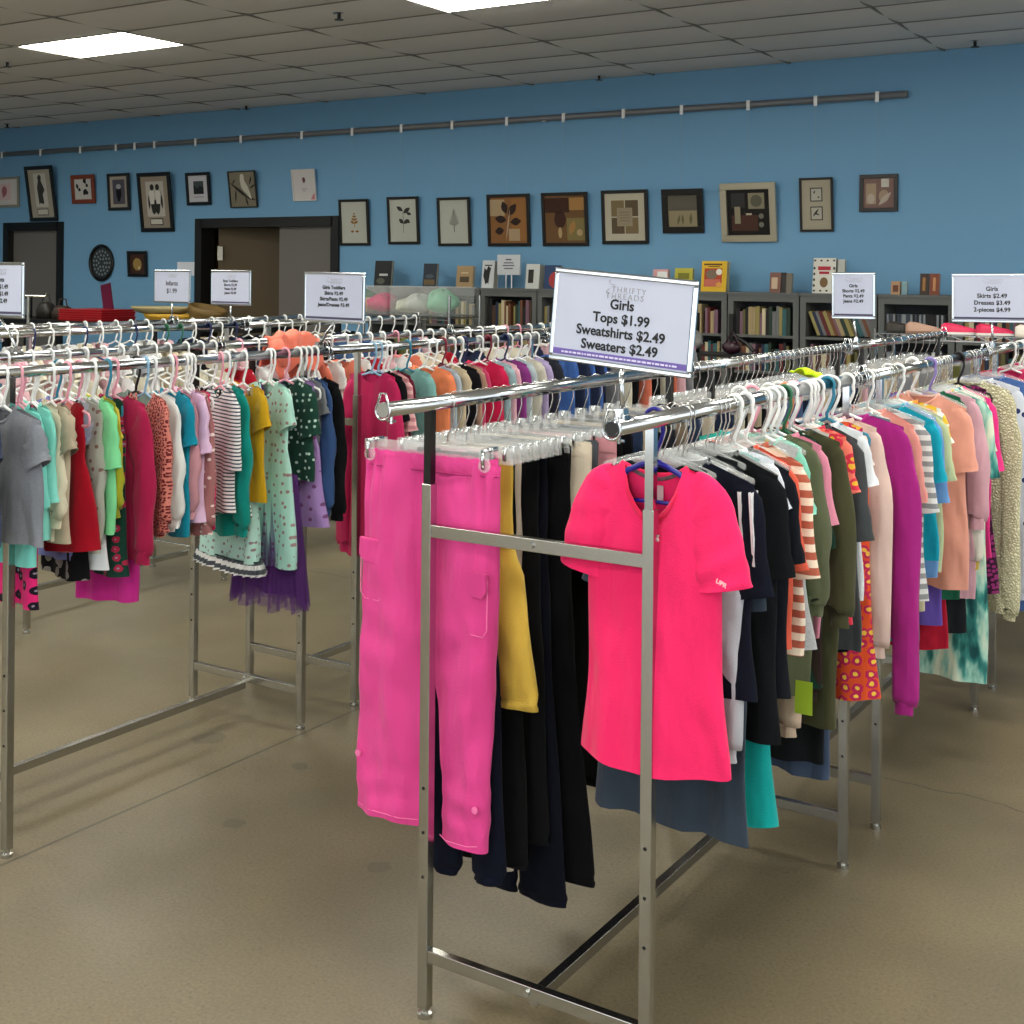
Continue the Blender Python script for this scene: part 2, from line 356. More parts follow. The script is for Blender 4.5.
picture(-12.27,2.455,.40,.335,.03,'#7c3a22',.05,'#dcdad6','small picture of black butterflies in a wide red-brown frame',[('#1c1c1e',[leaf(-.09,.17,.07,.02,1.9),leaf(-.09,.17,.05,.02,-.3),leaf(.0,.25,.07,.02,.6),leaf(.05,.23,.07,.025,2.2),leaf(.05,.23,.05,.02,-.9),leaf(.0,.1,.09,.03,.9),leaf(.03,.12,.06,.025,.2)])],'the butterfly picture')
picture(-11.66,2.365,.36,.42,.03,'#1f1e1d',.035,'#b7ada0','small dark-framed grey print of a symmetrical bottle shape',[('#5d5a66',[rect(-.1,.07,.1,.35)]),('#1f1e28',[ell(0,.2,.045,.08),rect(-.02,.1,.02,.3)]),('#b9b6c0',[ell(0,.27,.04,.03)])],'the symmetrical grey print')
picture(-11.03,2.115,.52,.66,.08,'#100f0f',.045,'#a79a88','tall black-framed drawing of two winged figures side by side',[('#cfcac0',[rect(-.14,.17,.14,.56)]),('#2b2a28',[ell(-.04,.495,.032,.036),ell(.045,.495,.032,.036),leaf(-.105,.25,.22,.02,1.45),leaf(.11,.25,.22,.02,1.7),blob(0,.19,[(-.06,.03),(-.03,.0),(0,.03),(.03,0),(.06,.03),(.08,.14),(0,.17),(-.08,.14)])]),('#efeae0',[blob(-.05,.34,[(-.03,-.03),(.03,-.03),(.045,.08),(.03,.12),(-.03,.12),(-.045,.08)]),blob(.05,.34,[(-.03,-.03),(.03,-.03),(.045,.08),(.03,.12),(-.03,.12),(-.045,.08)])]),('#2b2a28',[rect(-.1,.075,.1,.15)]),('#dcd8cc',[rect(-.09,.085,.09,.14)])],'the two winged figures')
picture(-10.39,2.398,.36,.355,.035,'#0e0e10',.035,'#dcdce4','small black-framed landscape photo with a broad white mat',[('#4a5458',[rect(-.07,.12,.08,.26)]),('#1e2426',[blob(0,.12,[(-.07,0),(.08,0),(.08,.07),(.03,.09),(-.02,.06),(-.07,.1)])]),('#8a8a90',[rect(-.07,.085,.08,.092)])],'the landscape photo')
picture(-9.72,2.357,.39,.39,.055,'#24241f',.012,'#8d8672','picture of a white bird perched on a bare branch',[('#2a2622',[leaf(-.18,.27,.34,.016,-.6),leaf(.03,.12,.15,.012,-.3),leaf(.03,.12,.11,.012,-1.3),leaf(-.1,.2,.15,.010,-1.7),leaf(.1,.24,.1,.010,1.2),leaf(.1,.2,.09,.010,.5),leaf(-.15,.25,.08,.008,.8)]),('#dedacb',[blob(0,.1,[(-.03,.2),(-.02,.25),(.01,.26),(.03,.24),(.03,.19),(.07,.13),(.1,.06),(.12,-.01),(.09,0),(.06,.04),(.01,.08),(-.02,.12)])])],'the white bird picture')
picture(-8.87,2.409,.31,.325,.045,'#d9d6d4',.012,'#e6e3e2','small white unframed-looking print with a tiny red bird and a pink corner',[('#8c5a62',[leaf(.0,.18,.06,.02,1.5),ell(.0,.22,.02,.022)]),('#9a9a9a',[rect(-.035,.12,.035,.126),rect(-.02,.1,.02,.106)]),('#d98c94',[[(.08,.012),(.143,.012),(.143,.09),(.11,.06)]])],'the tiny red bird print')
def botanical(x,z,n,lab,shapes,hk): picture(x,z,.375,.46,.035,'#17130f',.026,'#cdd0c4',lab,shapes,hk)
botanical(-8.21,1.95,0,'black-framed pressed leaf print with ochre leaflets and two seeds, nearest the grey double door',[('#9a6c26',fern(0,.25,4,.055,.013,.16)+[leaf(-.05,.14,.045,.012,0),leaf(.01,.14,.045,.012,0)])],'the ochre leaf print')
botanical(-7.60,1.96,1,'black-framed pressed leaf print with dark scattered paired leaves',[('#3a3c38',[leaf(0,.32,.09,.02,2.6),leaf(.0,.3,.1,.022,.55),leaf(.04,.3,.06,.015,-.2),leaf(.0,.2,.08,.02,.5),leaf(.0,.2,.07,.02,2.4),leaf(.03,.24,.06,.018,-.6),rect(-.002,.11,.002,.3)])],'the dark leaf print')
botanical(-7.00,1.94,2,'black-framed pressed fern print with one grey upright frond',[('#4a4c4a',fern(0,.24,8,.07,.0045,.24))],'the grey fern print')
picture(-6.39,1.935,.46,.48,.035,'#0e0b09',.03,'#9a6a3c','black-framed bronze print of large brown leaves over orange panels',[('#a9743e',[rect(.03,.05,.2,.43)]),('#c2a883',[rect(-.2,.28,-.04,.43),rect(0,.05,.12,.16)]),('#33201a',[leaf(-.02,.3,.12,.035,1.9),leaf(.0,.28,.14,.035,.9),leaf(-.02,.24,.13,.035,3.0),leaf(.02,.22,.12,.035,.1),leaf(-.05,.15,.1,.035,3.3)]),('#cdb89a',[leaf(-.03,.05,.3,.006,1.4)])],'the bronze leaf print')
picture(-5.79,1.935,.47,.48,.045,'#120d0a',.03,'#7c5a36','black-framed brown print of a dark pear shape over gold leaves',[('#8f8150',[rect(.02,.05,.2,.25)]),('#44241a',[rect(-.2,.3,.05,.43),ell(-.05,.24,.06,.08)]),('#b98a50',[rect(.05,.32,.2,.43),leaf(.05,.1,.14,.03,1.2)]),('#c8ab7c',[ell(-.05,.12,.02,.05),ell(.15,.12,.03,.03)])],'the dark pear print')
picture(-5.19,1.95,.45,.47,.04,'#0d0d0e',.03,'#d3cbb4','black-framed print of four brown squares round a lettered square on wide cream mat',[('#675640',[rect(-.13,.09,-.005,.23),rect(.005,.24,.13,.38)]),('#8a7654',[rect(-.13,.24,-.005,.38),rect(.005,.09,.13,.23)]),('#a99b80',[rect(-.075,.155,.075,.315)]),('#6e6250',[rect(-.05,.2+.025*k,.05,.204+.025*k) for k in range(4)])],'the four-square print')
picture(-4.64,2.04,.38,.375,.045,'#0b0a0b',.055,'#8c8064','small print of a grey panel above a tan leaf panel in a wide black frame',[('#6c675c',[rect(-.13,.19,.13,.32)]),('#a59878',[rect(-.13,.055,.13,.19)]),('#7a7052',[leaf(-.05,.07,.09,.012,1.3),leaf(.0,.07,.09,.012,1.6),leaf(.07,.07,.1,.014,1.5)])],'the wide black frame')
picture(-4.045,1.964,.48,.485,.065,'#b9b3a0',.055,'#16110f','dark collage print in a broad silver-champagne frame',[('#3a3b3c',[rect(-.15,.28,-.03,.4)]),('#54352a',[rect(-.15,.09,.08,.22)]),('#9c957c',[rect(.0,.27,.14,.4)]),('#6c6a58',[ell(.07,.335,.05,.05)]),('#a3997e',[rect(-.12,.15,-.07,.29)]),('#7c7a70',[ell(.11,.21,.022,.022),ell(.11,.14,.022,.022)]),('#c8c0a8',[rect(-.02,.22,.03,.235)])],'the champagne-framed collage',metal=.7,depth=.03)
picture(-3.477,2.041,.275,.43,.04,'#1c1512',.018,'#bdb49e','narrow dark-framed picture with two small ink sketches one above the other',[('#2c2c2a',[rect(-.05,.24,.05,.35),rect(-.05,.09,.05,.2)]),('#c9c6b8',[rect(-.042,.248,.042,.342),rect(-.042,.098,.042,.192)]),('#3a3a3a',[leaf(-.02,.3,.03,.006,1.2),leaf(.01,.27,.02,.006,.4),leaf(-.03,.12,.08,.008,.9),leaf(-.02,.15,.05,.006,-.4)])],'the two ink sketches')
picture(-2.986,2.19,.30,.29,.0,'#121016',.03,'#8c6f68','small dark-framed mottled pink-brown print, rightmost on the wall',[('#b9a288',[rect(-.1,.06,-.02,.22),ell(.04,.12,.04,.05)]),('#cfc0b0',[ell(-.06,.1,.03,.04),leaf(.0,.05,.14,.02,.8)]),('#e2ded2',[rect(.02,.19,.08,.255)])],'the rightmost print')
picture(-11.35,1.612,.31,.29,.02,'#120d0c',.035,'#43281c','tiny dark-framed picture of a golden oval, beside the oval black frame',[('#a58a4c',[ell(0,.14,.07,.07)]),('#d8c69a',[ell(.03,.1,.02,.02)])],'the golden oval picture')
o=thing('oval_frame','oval black frame around a grey lace doily, above the stacked red trays','picture',(-11.96,YB-.006,1.765))
mb=MB(); rg=[]
for k in range(28):
    a=2*PI*k/28; rg.append([(math.cos(a)*(.19+.022*math.cos(q)),-.015+.015*math.sin(q),math.sin(a)*(.195+.022*math.cos(q))) for q in [2*PI*j/8 for j in range(8)]])
rg.append(rg[0]); mb.rings(rg); ob('frame',mb,plain('#0c0b0b',.35),o,smooth=True)
mb=MB().poly(ell(0,0,.18,.185,28),-.006); ob('backing',mb,plain('#2b3338',.7),o)
mb=MB()
for rr in (.05,.09,.135):
    for k in range(int(rr*130)):
        a=2*PI*k/int(rr*130); q=MB().poly(ell(math.cos(a)*rr,math.sin(a)*rr,.014,.014,8),-.002); mb.add([(p[0],p[1]-.006,p[2]) for p in q.v],q.f)
ob('doily',mb,plain('#7d8a90',.8),o)
tag(ob('paper_notice',MB().bbox((-10.73,YB-.006,1.63),(-10.44,YB-.002,1.78)),PAPER),'white paper notice taped to the blue wall left of the open doorway','notice')
# ---------------------------------------------------------------- bookcases and books
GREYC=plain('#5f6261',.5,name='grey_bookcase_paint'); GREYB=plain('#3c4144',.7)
random.seed(4)
CX=[-7.78,-7.14,-6.49,-5.89,-5.29,-4.69,-4.10,-3.50,-2.89,-2.32,-1.72,-1.12]
above=['a dark paperback on it','a tan book on it','a red-faced book on it','small stacked books on it','the yellow cookbook at its left end','brown paperbacks on it','the white patterned book on it','nothing but blue wall over it','small brown books on it','the far right price sign before it','pink shoes before it']
PAL=[('dark green','#26382c'),('tan','#a5926c'),('dark red','#5c1e20'),('cream','#c9bd9c'),('navy','#1d2a44'),('teal','#2f5c62'),('black','#17171a'),('olive','#5d5a34'),('mauve','#7a5a6c'),('yellow','#948852'),('brown','#4c3326'),('grey','#6e7072'),('rust','#70462f')]
def book(w_,h,d,col,parent=None):
    return MB().bbox((0,-d,0),(w_,0,h))
for n in range(len(CX)-1):
    xa,xb=CX[n]+.006,CX[n+1]-.006; H_=1.53; yf=9.66; yb=9.96
    t=thing('bookcase','grey open bookcase against the blue wall, with '+above[n],'bookcase',((xa+xb)/2,yb,0))
    hw=(xb-xa)/2
    for s_ in(-1,1): ob('side_panel',MB().bbox((s_*hw-s_*.045,-.3,0),(s_*hw,0,H_)),GREYC,t)
    ob('top_panel',MB().bbox((-hw-.004,-.312,H_),(hw+.004,0,H_+.022)),GREYC,t)
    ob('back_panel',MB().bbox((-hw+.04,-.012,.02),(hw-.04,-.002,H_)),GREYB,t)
    ob('apron',MB().bbox((-hw+.045,-.3,H_-.05),(hw-.045,-.28,H_)),GREYC,t)
    sh=[.08,.36,.64,.93,1.215]
    for z in sh: ob('shelf',MB().bbox((-hw+.045,-.3,z-.02),(hw-.045,-.012,z)),GREYC,t)
    for si,z in ((4,1.215),(3,.93)):
        if n==0: continue
        x=-hw+.055; cx=(xa+xb)/2; lean=0
        dvd=(n==8); prev=None; room=sh_h=.24
        shelfname='top shelf' if si==4 else 'second shelf'
        lean=R(-22) if (n in(7,) and si==4) else 0
        while x<hw-.09:
            bw=random.uniform(.018,.036) if not dvd else .016
            if n in(0,1): bw=.03
            cn,cc=random.choice(PAL)
            if dvd: cn,cc=random.choice([('black','#14161a'),('silver','#8a9096'),('slate','#3c4450')])
            hh=random.uniform(.17,.235) if not dvd else .19
            bh=min(hh,.2 if lean else .235)
            dd=random.uniform(.13,.18)
            nm='book' if not dvd else 'disc_case'
            b_o=put(nm,MB().bbox((0,-dd,0),(bw-.002,0,bh)).mesh(nm),plain(cc,.6),None,(cx+x+(.075 if lean else 0),yb-.28+dd+.01,z+ (.008 if lean else 0)),(0,lean,0))
            lab=('%s %s on the %s of the bookcase with %s'%(cn,'book' if not dvd else 'disc case',shelfname,above[n]))
            tag(b_o,' '.join(lab.split()[:16]),'book' if not dvd else 'disc case',('books on the ' if not dvd else 'disc cases on the ')+shelfname+' under '+above[n])
            x+=bw
            if random.random()<.04: x+=.03
# books displayed on top
def top_book(x0,x1,h,col,lab,shapes=(),thick=.03,z=1.552,name='book',yaw=0,second=None):
    w_=x1-x0; o=thing(name,lab,'book',((x0+x1)/2,9.72,z)); o.rotation_euler=(R(-6),0,yaw)
    ob('cover',MB().bbox((-w_/2,0,0),(w_/2,.004,h)),plain(col,.5),o); ob('pages',MB().bbox((-w_/2+.004,.004,.004),(w_/2-.002,thick,h-.004)),plain('#a9a596',.8),o); ob('back_cover',MB().bbox((-w_/2,thick,0),(w_/2,thick+.004,h)),plain(col,.5),o)
    y=-.0005
    for c,polys in shapes:
        mb=MB()
        for pl in polys:
            q=MB().poly(pl,-.001); mb.add([(a,b+y,e) for a,b,e in q.v],q.f)
        ob('cover_print',mb,plain(c,.6),o); y-=.0012
    return o
top_book(-8.12,-7.85,.245,'#6d4a38','brown patterned book on the far left bookcase, behind the toddler price sign',[('#caa98c',[rect(-.1,.05,-.02,.2),ell(.05,.14,.04,.06)])],z=1.552) if False else None
top_book(-7.76,-7.56,.245,'#17191c','black dark-covered paperback standing on the leftmost bookcase',[('#c8c8c8',[rect(-.04,.1,.06,.12)]),('#5a5c50',[ell(-.02,.05,.05,.03)])])
top_book(-7.18,-7.03,.22,'#1f2c38','navy book with a night scene cover standing left of the tan book',[('#6d5a3c',[rect(-.06,.02,.06,.07)]),('#49525c',[ell(0,.1,.05,.02)])])
top_book(-6.80,-6.62,.20,'#a58a62','tan book with a small dark cover photo, alone on the bookcase',[('#4a3c2c',[rect(-.05,.05,.05,.1)]),('#d8c49c',[rect(-.04,.13,.04,.14)])])
top_book(-6.52,-6.39,.25,'#c9cdd0','white paperback with black figures beside the small stand sign',[('#1a1a1c',[blob(-.02,.03,[(0,0),(.02,.02),(.03,.0),(.04,.1),(.05,.15),(.02,.17),(.0,.13),(-.02,.16),(-.03,.08)]),rect(-.04,.2,.04,.21)])],thick=.07)
top_book(-6.05,-5.91,.22,'#cdd0cc','thick white book with a tall dark cover picture',[('#2a2622',[rect(-.045,.05,.01,.17)])],thick=.1)
top_book(-5.86,-5.70,.21,'#173a66','blue book with a round red emblem, mostly behind the big price sign',[('#b03a3c',[ell(.03,.08,.06,.07)])])
top_book(-4.80,-4.66,.18,'#d9a4a8','small pink and white book peeking over the big price sign',[('#eeeeee',[rect(-.03,.05,.06,.16)])])
top_book(-4.60,-4.44,.19,'#b8b23c','lime yellow book peeking over the big price sign',[('#7a7a20',[rect(-.05,.1,.05,.15)])])
top_book(-4.36,-4.14,.25,'#e2b81c','large yellow cookbook with a red food photo on its cover',[('#b3401f',[rect(-.085,.04,.07,.19)]),('#7d6a58',[ell(-.02,.14,.05,.04)]),('#c86a58',[rect(-.08,.04,.06,.1)]),('#f2ece0',[ell(.045,.16,.026,.026)]),('#5a3c10',[rect(-.09,.215,.07,.228),rect(-.05,.2,.05,.207)]),('#e0a04a',[ell(.05,.055,.026,.022)])],thick=.05)
top_book(-3.77,-3.68,.16,'#7a5044','rust cover paperback standing in the small brown group',[('#c9b094',[rect(-.03,.03,.02,.12)])],thick=.05)
top_book(-3.675,-3.64,.16,'#17110f','thin black paperback in the small brown group',thick=.03)
top_book(-3.635,-3.59,.155,'#6e675a','grey-brown paperback in the small brown group',thick=.03)
top_book(-3.42,-3.24,.275,'#d8d6cc','large white book with red title and little pictures around its border',[('#b3283a',[rect(-.05,.18,.05,.21),rect(-.04,.15,.04,.17)]),('#7a5c3a',[ell(0,.085,.032,.04)])]+[('#3c4a3e',[ell(-.075+.05*k,.255,.01,.008,8) for k in range(4)]+[ell(-.075+.05*k,.02,.01,.008,8) for k in range(4)]+[ell(-.078,.06+.045*k,.009,.012,8) for k in range(4)]+[ell(.078,.06+.045*k,.009,.012,8) for k in range(4)])],thick=.05)
top_book(-3.225,-3.17,.265,'#b9bcb4','pale grey book pressed behind the large white book')
top_book(-2.81,-2.74,.10,'#b08a68','short tan paperback on the rightmost visible bookcase',[('#6a3c28',[rect(-.02,.02,.02,.07)])])
top_book(-2.73,-2.69,.10,'#7fa0a8','short pale blue paperback beside the short tan one')
top_book(-2.595,-2.535,.16,'#3a2a20','dark brown spine-out book left in the right pair',[('#a5743c',[rect(-.01,.03,.01,.13)])])
top_book(-2.525,-2.455,.16,'#7c3c26','red-brown book right in the right pair',[('#c08a5a',[rect(-.01,.03,.01,.13)])])
o=thing('small_stand_sign','small white lettered card on two white rods on top of a bookcase','sign',(-6.21,9.70,1.552))
for s_ in(-1,1): ob('rod',MB().tube([(s_*.03,0,0),(s_*.03,0,.13)],.005,6),WHITEP,o)
ob('card',MB().bbox((-.12,-.006,.12),(.12,.006,.30)),plain('#c8ccd2',.5),o)
ob('lettering',MB().bbox((-.03,-.008,.25),(.03,-.006,.262)).bbox((-.05,-.008,.222),(.05,-.006,.232)).bbox((-.06,-.008,.198),(.06,-.006,.208)).bbox((-.045,-.008,.172),(.045,-.006,.182)),plain('#55585c',.6),o)
# ---------------------------------------------------------------- clothing racks
RZ=1.385
def rack(x0,x1,y0,y1,label,cap=True):
    cx,cy=(x0+x1)/2,(y0+y1)/2
    t=thing('clothes_rack',label,'clothes rack',(cx,cy,0)); hx=(x1-x0)/2; hy=(y1-y0)/2; s=.0127
    for a in(-1,1):
        for b in(-1,1):
            x,y=a*hx,b*hy
            l=ob('leg',MB().bbox((x-s,y-s,.022),(x+s,y+s,1.205)),STEEL,t,bevel=.0015)
            ob('inner_post',MB().bbox((x-.0095,y-.0095,1.2),(x+.0095,y+.0095,RZ-.012)),CHROME if a>0 else DKMETAL,l)
            ob('foot',MB().tube([(x,y,0),(x,y,.010),(x,y,.011),(x,y,.024)],[.017,.017,.009,.009],12),STEEL,l)
            mb=MB()
            for z in (.32,.42,.52): mb.tube([(x,y-s-.0008,z),(x,y-s+.001,z)],.004,8)
            ob('screw_holes',mb,BLACK,l)
    for b in(-1,1):
        for z in (.143,1.10):
            c=ob('crossbar',MB().bbox((-hx+s,b*hy-.0105,z-.014),(hx-s,b*hy+.0105,z+.014)),STEEL,t,bevel=.0012)
            ob('bolt',MB().tube([(0,b*hy-.016,z),(0,b*hy+.016,z)],.007,8),CHROME,c)
    ob('base_bar',MB().bbox((-.012,-hy+.01,.105),(.012,hy-.01,.131)),STEEL,t,bevel=.0012)
    for a in(-1,1):
        r=ob('rail',MB().tube([(a*hx,-hy-.17,RZ),(a*hx,hy+.12,RZ)],.0165,20),CHROME,t,smooth=True)
        if cap:
            for e,yy in ((-1,-hy-.172),(1,hy+.122)):
                mb=MB(); pts=[(a*hx+.0195*math.cos(q),yy,RZ-.002+.0195*math.sin(q)) for q in [R(35)-R(250)*k/14 for k in range(15)]]
                pts+=[(a*hx-.007,yy,RZ+.036),(a*hx+.007,yy,RZ+.036)]
                mb.tube(pts,.0028,6,closed=True); ob('end_loop',mb,CHROME,r,smooth=True)
                if not(a>0 and e<0): ob('end_cap',MB().tube([(a*hx,yy-.001,RZ),(a*hx,yy+.003,RZ)],.0165,20),CHROME,r)
                else:
                    ob('end_hollow_shade',MB().tube([(a*hx,yy+.0012,RZ),(a*hx,yy+.004,RZ)],.0135,20),DKMETAL,r)  # dark disc over the closed rail end, painting the shade inside a hollow tube
                mb=MB().tube([(a*hx,yy+.03,RZ-.017),(a*hx,yy+.03,RZ-.032)],.004,6).tube([(a*hx-.012,yy+.03,RZ-.026),(a*hx+.012,yy+.03,RZ-.026)],.003,6); ob('wing_screw',mb,CHROME,r)
    return t
RK=[(-1.72,-1.165,2.362,3.61,'nearest double-rail chrome rack, pink cargo trousers and neon pink tee at its end'),
(-1.72,-1.165,3.925,5.20,'chrome rack behind the nearest one, holding peach, turquoise and tie-dye clothes'),
(-1.72,-1.165,5.52,6.80,'chrome rack at the far end of the right-hand row, near the bookcases'),
(-3.745,-3.19,2.345,3.59,'left chrome rack of infant clothes, floral mint dress at its far end'),
(-3.745,-3.19,3.90,5.18,'chrome rack behind the left one, raspberry romper at its near end'),
(-3.745,-3.19,5.49,6.77,'chrome rack beyond the raspberry romper rack, blue clothes on it'),
(-5.64,-5.08,2.26,3.52,'chrome rack of the third row, mostly left of the frame'),
(-5.64,-5.08,3.83,5.09,'chrome rack of the third row, carrying the two smaller price signs'),
(-5.64,-5.08,5.42,6.70,'far chrome rack of the third row, denim and grey jackets on it'),
]
for r in RK: rack(*r[:4],r[4],cap=True)
# ---------------------------------------------------------------- hangers
HC={'white':'#eef0f0','metal':None,'clear':None,'pink':'#e6a0b2','green':'#2c6a4c','orange':'#e09068','teal':'#2b7f9c','blue':'#8fb8d6','navy':'#232c5a','maroon':'#7c2438','black':'#121214','purple':'#8d7cc0','wood':'#a8956a','royal':'#1f1a86'}
def hook_pts(r=.0205,drop=.092):
    pts=[]
    for k in range(13):
        a=PI*(1.02)-k*(PI*1.18)/12
        pts.append((r*math.cos(a),0,r*math.sin(a)-.0005))
    x,_,z=pts[-1]
    pts=[(-r,0,-.012)]+pts
    pts+=[(r*.98,0,-.03),(r*.75,0,-.045),(.006,0,-.066),(0,0,-.078),(0,0,-drop)]
    return pts
def plastic_frame(hw,tr=.0045):
    m=MB(); zt=-.088; dz=.30*hw
    pts=[(0,0,zt),(.03,0,zt-.012),(hw*.95,0,zt-dz),(hw,0,zt-dz-.012),(hw*.985,0,zt-dz-.03),(hw*.9,0,zt-dz-.036),(0,0,zt-dz-.036),(-hw*.9,0,zt-dz-.036),(-hw*.985,0,zt-dz-.03),(-hw,0,zt-dz-.012),(-hw*.95,0,zt-dz),(-.03,0,zt-.012)]
    m.tube([(a,b,c-.004) for a,b,c in pts],tr,8,closed=True,sy=.75); return m.mesh('plastic_frame',True)
def shaped_frame(hw):
    m=MB(); n=16; rg=[]
    for k in range(n+1):
        u=-1+2*k/n; x=u*hw; zc=-.092-.045*abs(u)**1.5*(hw/.19)
        rg.append([(x,.005*math.cos(q),zc+(.011-.004*abs(u))*math.sin(q)) for q in [2*PI*j/8 for j in range(8)]])
    m.rings(rg,cap0=True,cap1=True)
    m.tube([(-hw*.8,0,-.125),(-hw*.8,0,-.17),(hw*.8,0,-.17),(hw*.8,0,-.125)],.0028,6); return m.mesh('shaped_frame',True)
MH={'hook':MB().tube(hook_pts(),.0044,8,sy=.9).mesh('hook',True),'whook':MB().tube(hook_pts(.019),.0016,6).mesh('wire_hook',True),
    }
for _q in (8,10,12,14,16,18): MH['f%d'%_q]=plastic_frame(_q/100); MH['c%d'%_q]=shaped_frame(_q/100)
def hsz(h): return max([q for q in (8,10,12,14,16,18) if q/100<=h+.003] or [8])
def clip_bar(hw):
    return MB().bbox((-hw,-.003,-.122),(hw,.003,-.108)).tube([(0,0,-.085),(0,0,-.11)],.009,8).mesh('bar',True)
def clip_mesh():
    m=MB().bbox((-.016,-.009,-.128),(.016,-.005,-.100)).bbox((-.016,.005,-.128),(.016,.009,-.100)).bbox((-.019,-.0075,-.140),(.019,-.0045,-.125)).bbox((-.019,.0045,-.140),(.019,.0075,-.125))
    return m.mesh('clip')
def spring_mesh():
    return MB().tube([(0,-.012,-.103),(0,-.013,-.115),(0,-.011,-.130)],.0045,6).tube([(0,.012,-.103),(0,.013,-.115),(0,.011,-.130)],.0045,6).tube([(0,-.012,-.103),(0,.012,-.103)],.0035,6).mesh('spring',True)
MH['bar']=clip_bar(.165); MH['clip']=clip_mesh(); MH['spring']=spring_mesh()
def hanger(kind,loc,rz,label,hw=.16,group=None,full=True):
    if kind=='clip':
        t=thing('clip_hanger',label,'hanger',loc,rz,group); put('hook',MH['whook'],WIRE,t); b=put('bar',MH['bar'],CLEAR,t)
        if full:
            for s_ in(-1,1):
                c=put('clip',MH['clip'],CLEAR,t,(s_*.145,0,0)); put('spring',MH['spring'],CHROME,c)
        return t
    if kind in('metal','clear'):
        t=thing('clear_hanger',label,'hanger',loc,rz,group); put('hook',MH['whook'],WIRE,t)
        put('shoulder_frame',MH['c%d'%hsz(hw)],CLEAR,t); return t
    t=thing('plastic_hanger',label,'hanger',loc,rz,group); m=plain(HC[kind],.35)
    put('hook',MH['hook'],m,t); put('shoulder_frame',MH['f%d'%hsz(hw)],m,t); return t
# ---------------------------------------------------------------- garments
def sstep(a,b,x):
    x=max(0,min(1,(x-a)/(b-a))); return x*x*(3-2*x)
def interp(prof,t,i):
    for a,b in zip(prof,prof[1:]):
        if t<=b[0]:
            u=(t-a[0])/max(1e-9,b[0]-a[0]); u=u*u*(3-2*u) if False else u
            return a[i]+(b[i]-a[i])*u
    return prof[-1][i]
def spow(v,p): return math.copysign(abs(v)**p,v)
def body(hs,zt,hem,prof,nw=.06,nd=.05,slope=.33,fold=.008,seed=0,curve=0,nu=36,nv=18,kf=None,backdrop=.012,slit=0):
    rnd=random.Random(seed); ph=[rnd.uniform(0,6.28) for _ in range(4)]; kk=[rnd.uniform(18,38),rnd.uniform(45,75)] if kf is None else kf
    rg=[]
    for j in range(nv+1):
        t=(j/nv)**1.15; hw=interp(prof,t,1); dp=interp(prof,t,2); rr=[]
        for i in range(nu):
            a=2*PI*i/nu; X=spow(math.cos(a),.8); Y=spow(math.sin(a),.85); x=X*hw
            ax=abs(X*hs)
            top=zt-slope*max(0,ax-nw)
            if ax<nw: top-= (nd if Y<0 else backdrop)*math.cos(PI/2*ax/nw)**.7
            bot=hem+curve*(X*X)*1.0
            z=top+(bot-top)*t
            A=fold*sstep(.12,1,t)
            y=Y*dp+A*(math.sin(kk[0]*x+ph[0]+1.2*t)+.5*math.sin(kk[1]*x+ph[1]-2*t))
            x2=x+A*.5*math.sin(9*t+ph[2])*X
            rr.append((x2,y,z))
        rg.append(rr)
    return MB().rings(rg)
def ftube(path,n=14,fold=0,seed=0,cap0=False,cap1=False,sub=3,lin_=False):
    """flat tube; path = (x,z,half_width,half_depth,y)"""
    rnd=random.Random(seed); P_=[]; n_=len(path)
    for q in range(n_-1):
        p0,a,b,p3=path[max(0,q-1)],path[q],path[q+1],path[min(n_-1,q+2)]
        for k in range(sub):
            u=k/sub
            if lin_: P_.append([a[i]+(b[i]-a[i])*u for i in range(5)]); continue
            P_.append([.5*(2*a[i]+(b[i]-p0[i])*u+(2*p0[i]-5*a[i]+4*b[i]-p3[i])*u*u+(3*a[i]-p0[i]-3*b[i]+p3[i])*u**3) for i in range(5)])
    P_.append(list(path[-1])); m=len(P_); rg=[]
    ph=rnd.uniform(0,6); ph2=rnd.uniform(0,6)
    for i,p in enumerate(P_):
        q0=P_[max(0,i-1)]; q1=P_[min(m-1,i+1)]; tx,tz=q1[0]-q0[0],q1[1]-q0[1]; l=math.hypot(tx,tz) or 1; tx/=l; tz/=l
        nx,nz=-tz,tx; u=i/(m-1); rr=[]
        for k in range(n):
            a=2*PI*k/n; c=spow(math.cos(a),.85)
            wv=fold*(math.sin(9*u*3+ph+2*c)+.6*math.sin(5*c+ph2+7*u))
            rr.append((p[0]+nx*c*p[2],p[4]+math.sin(a)*p[3]+wv,p[1]+nz*c*p[2]))
        rg.append(rr)
    return MB().rings(rg,cap0=cap0,cap1=cap1)
def neckband(hs,zt,nw,nd,slope,dp,backdrop=.012,r=.006):
    pts=[]
    for s_,dd in((-1,nd),(1,backdrop)):
        for k in range(9):
            u=-1+2*k/8
            if s_>0: u=-u
            pts.append((u*nw*.99,s_*dp*.9*(1-u*u)**.5 if abs(u)<1 else 0,zt-dd*math.cos(PI/2*u)**.7+.001 if abs(u)<.999 else zt+.001))
    return MB().tube(pts,r,6,closed=True,sy=.5)
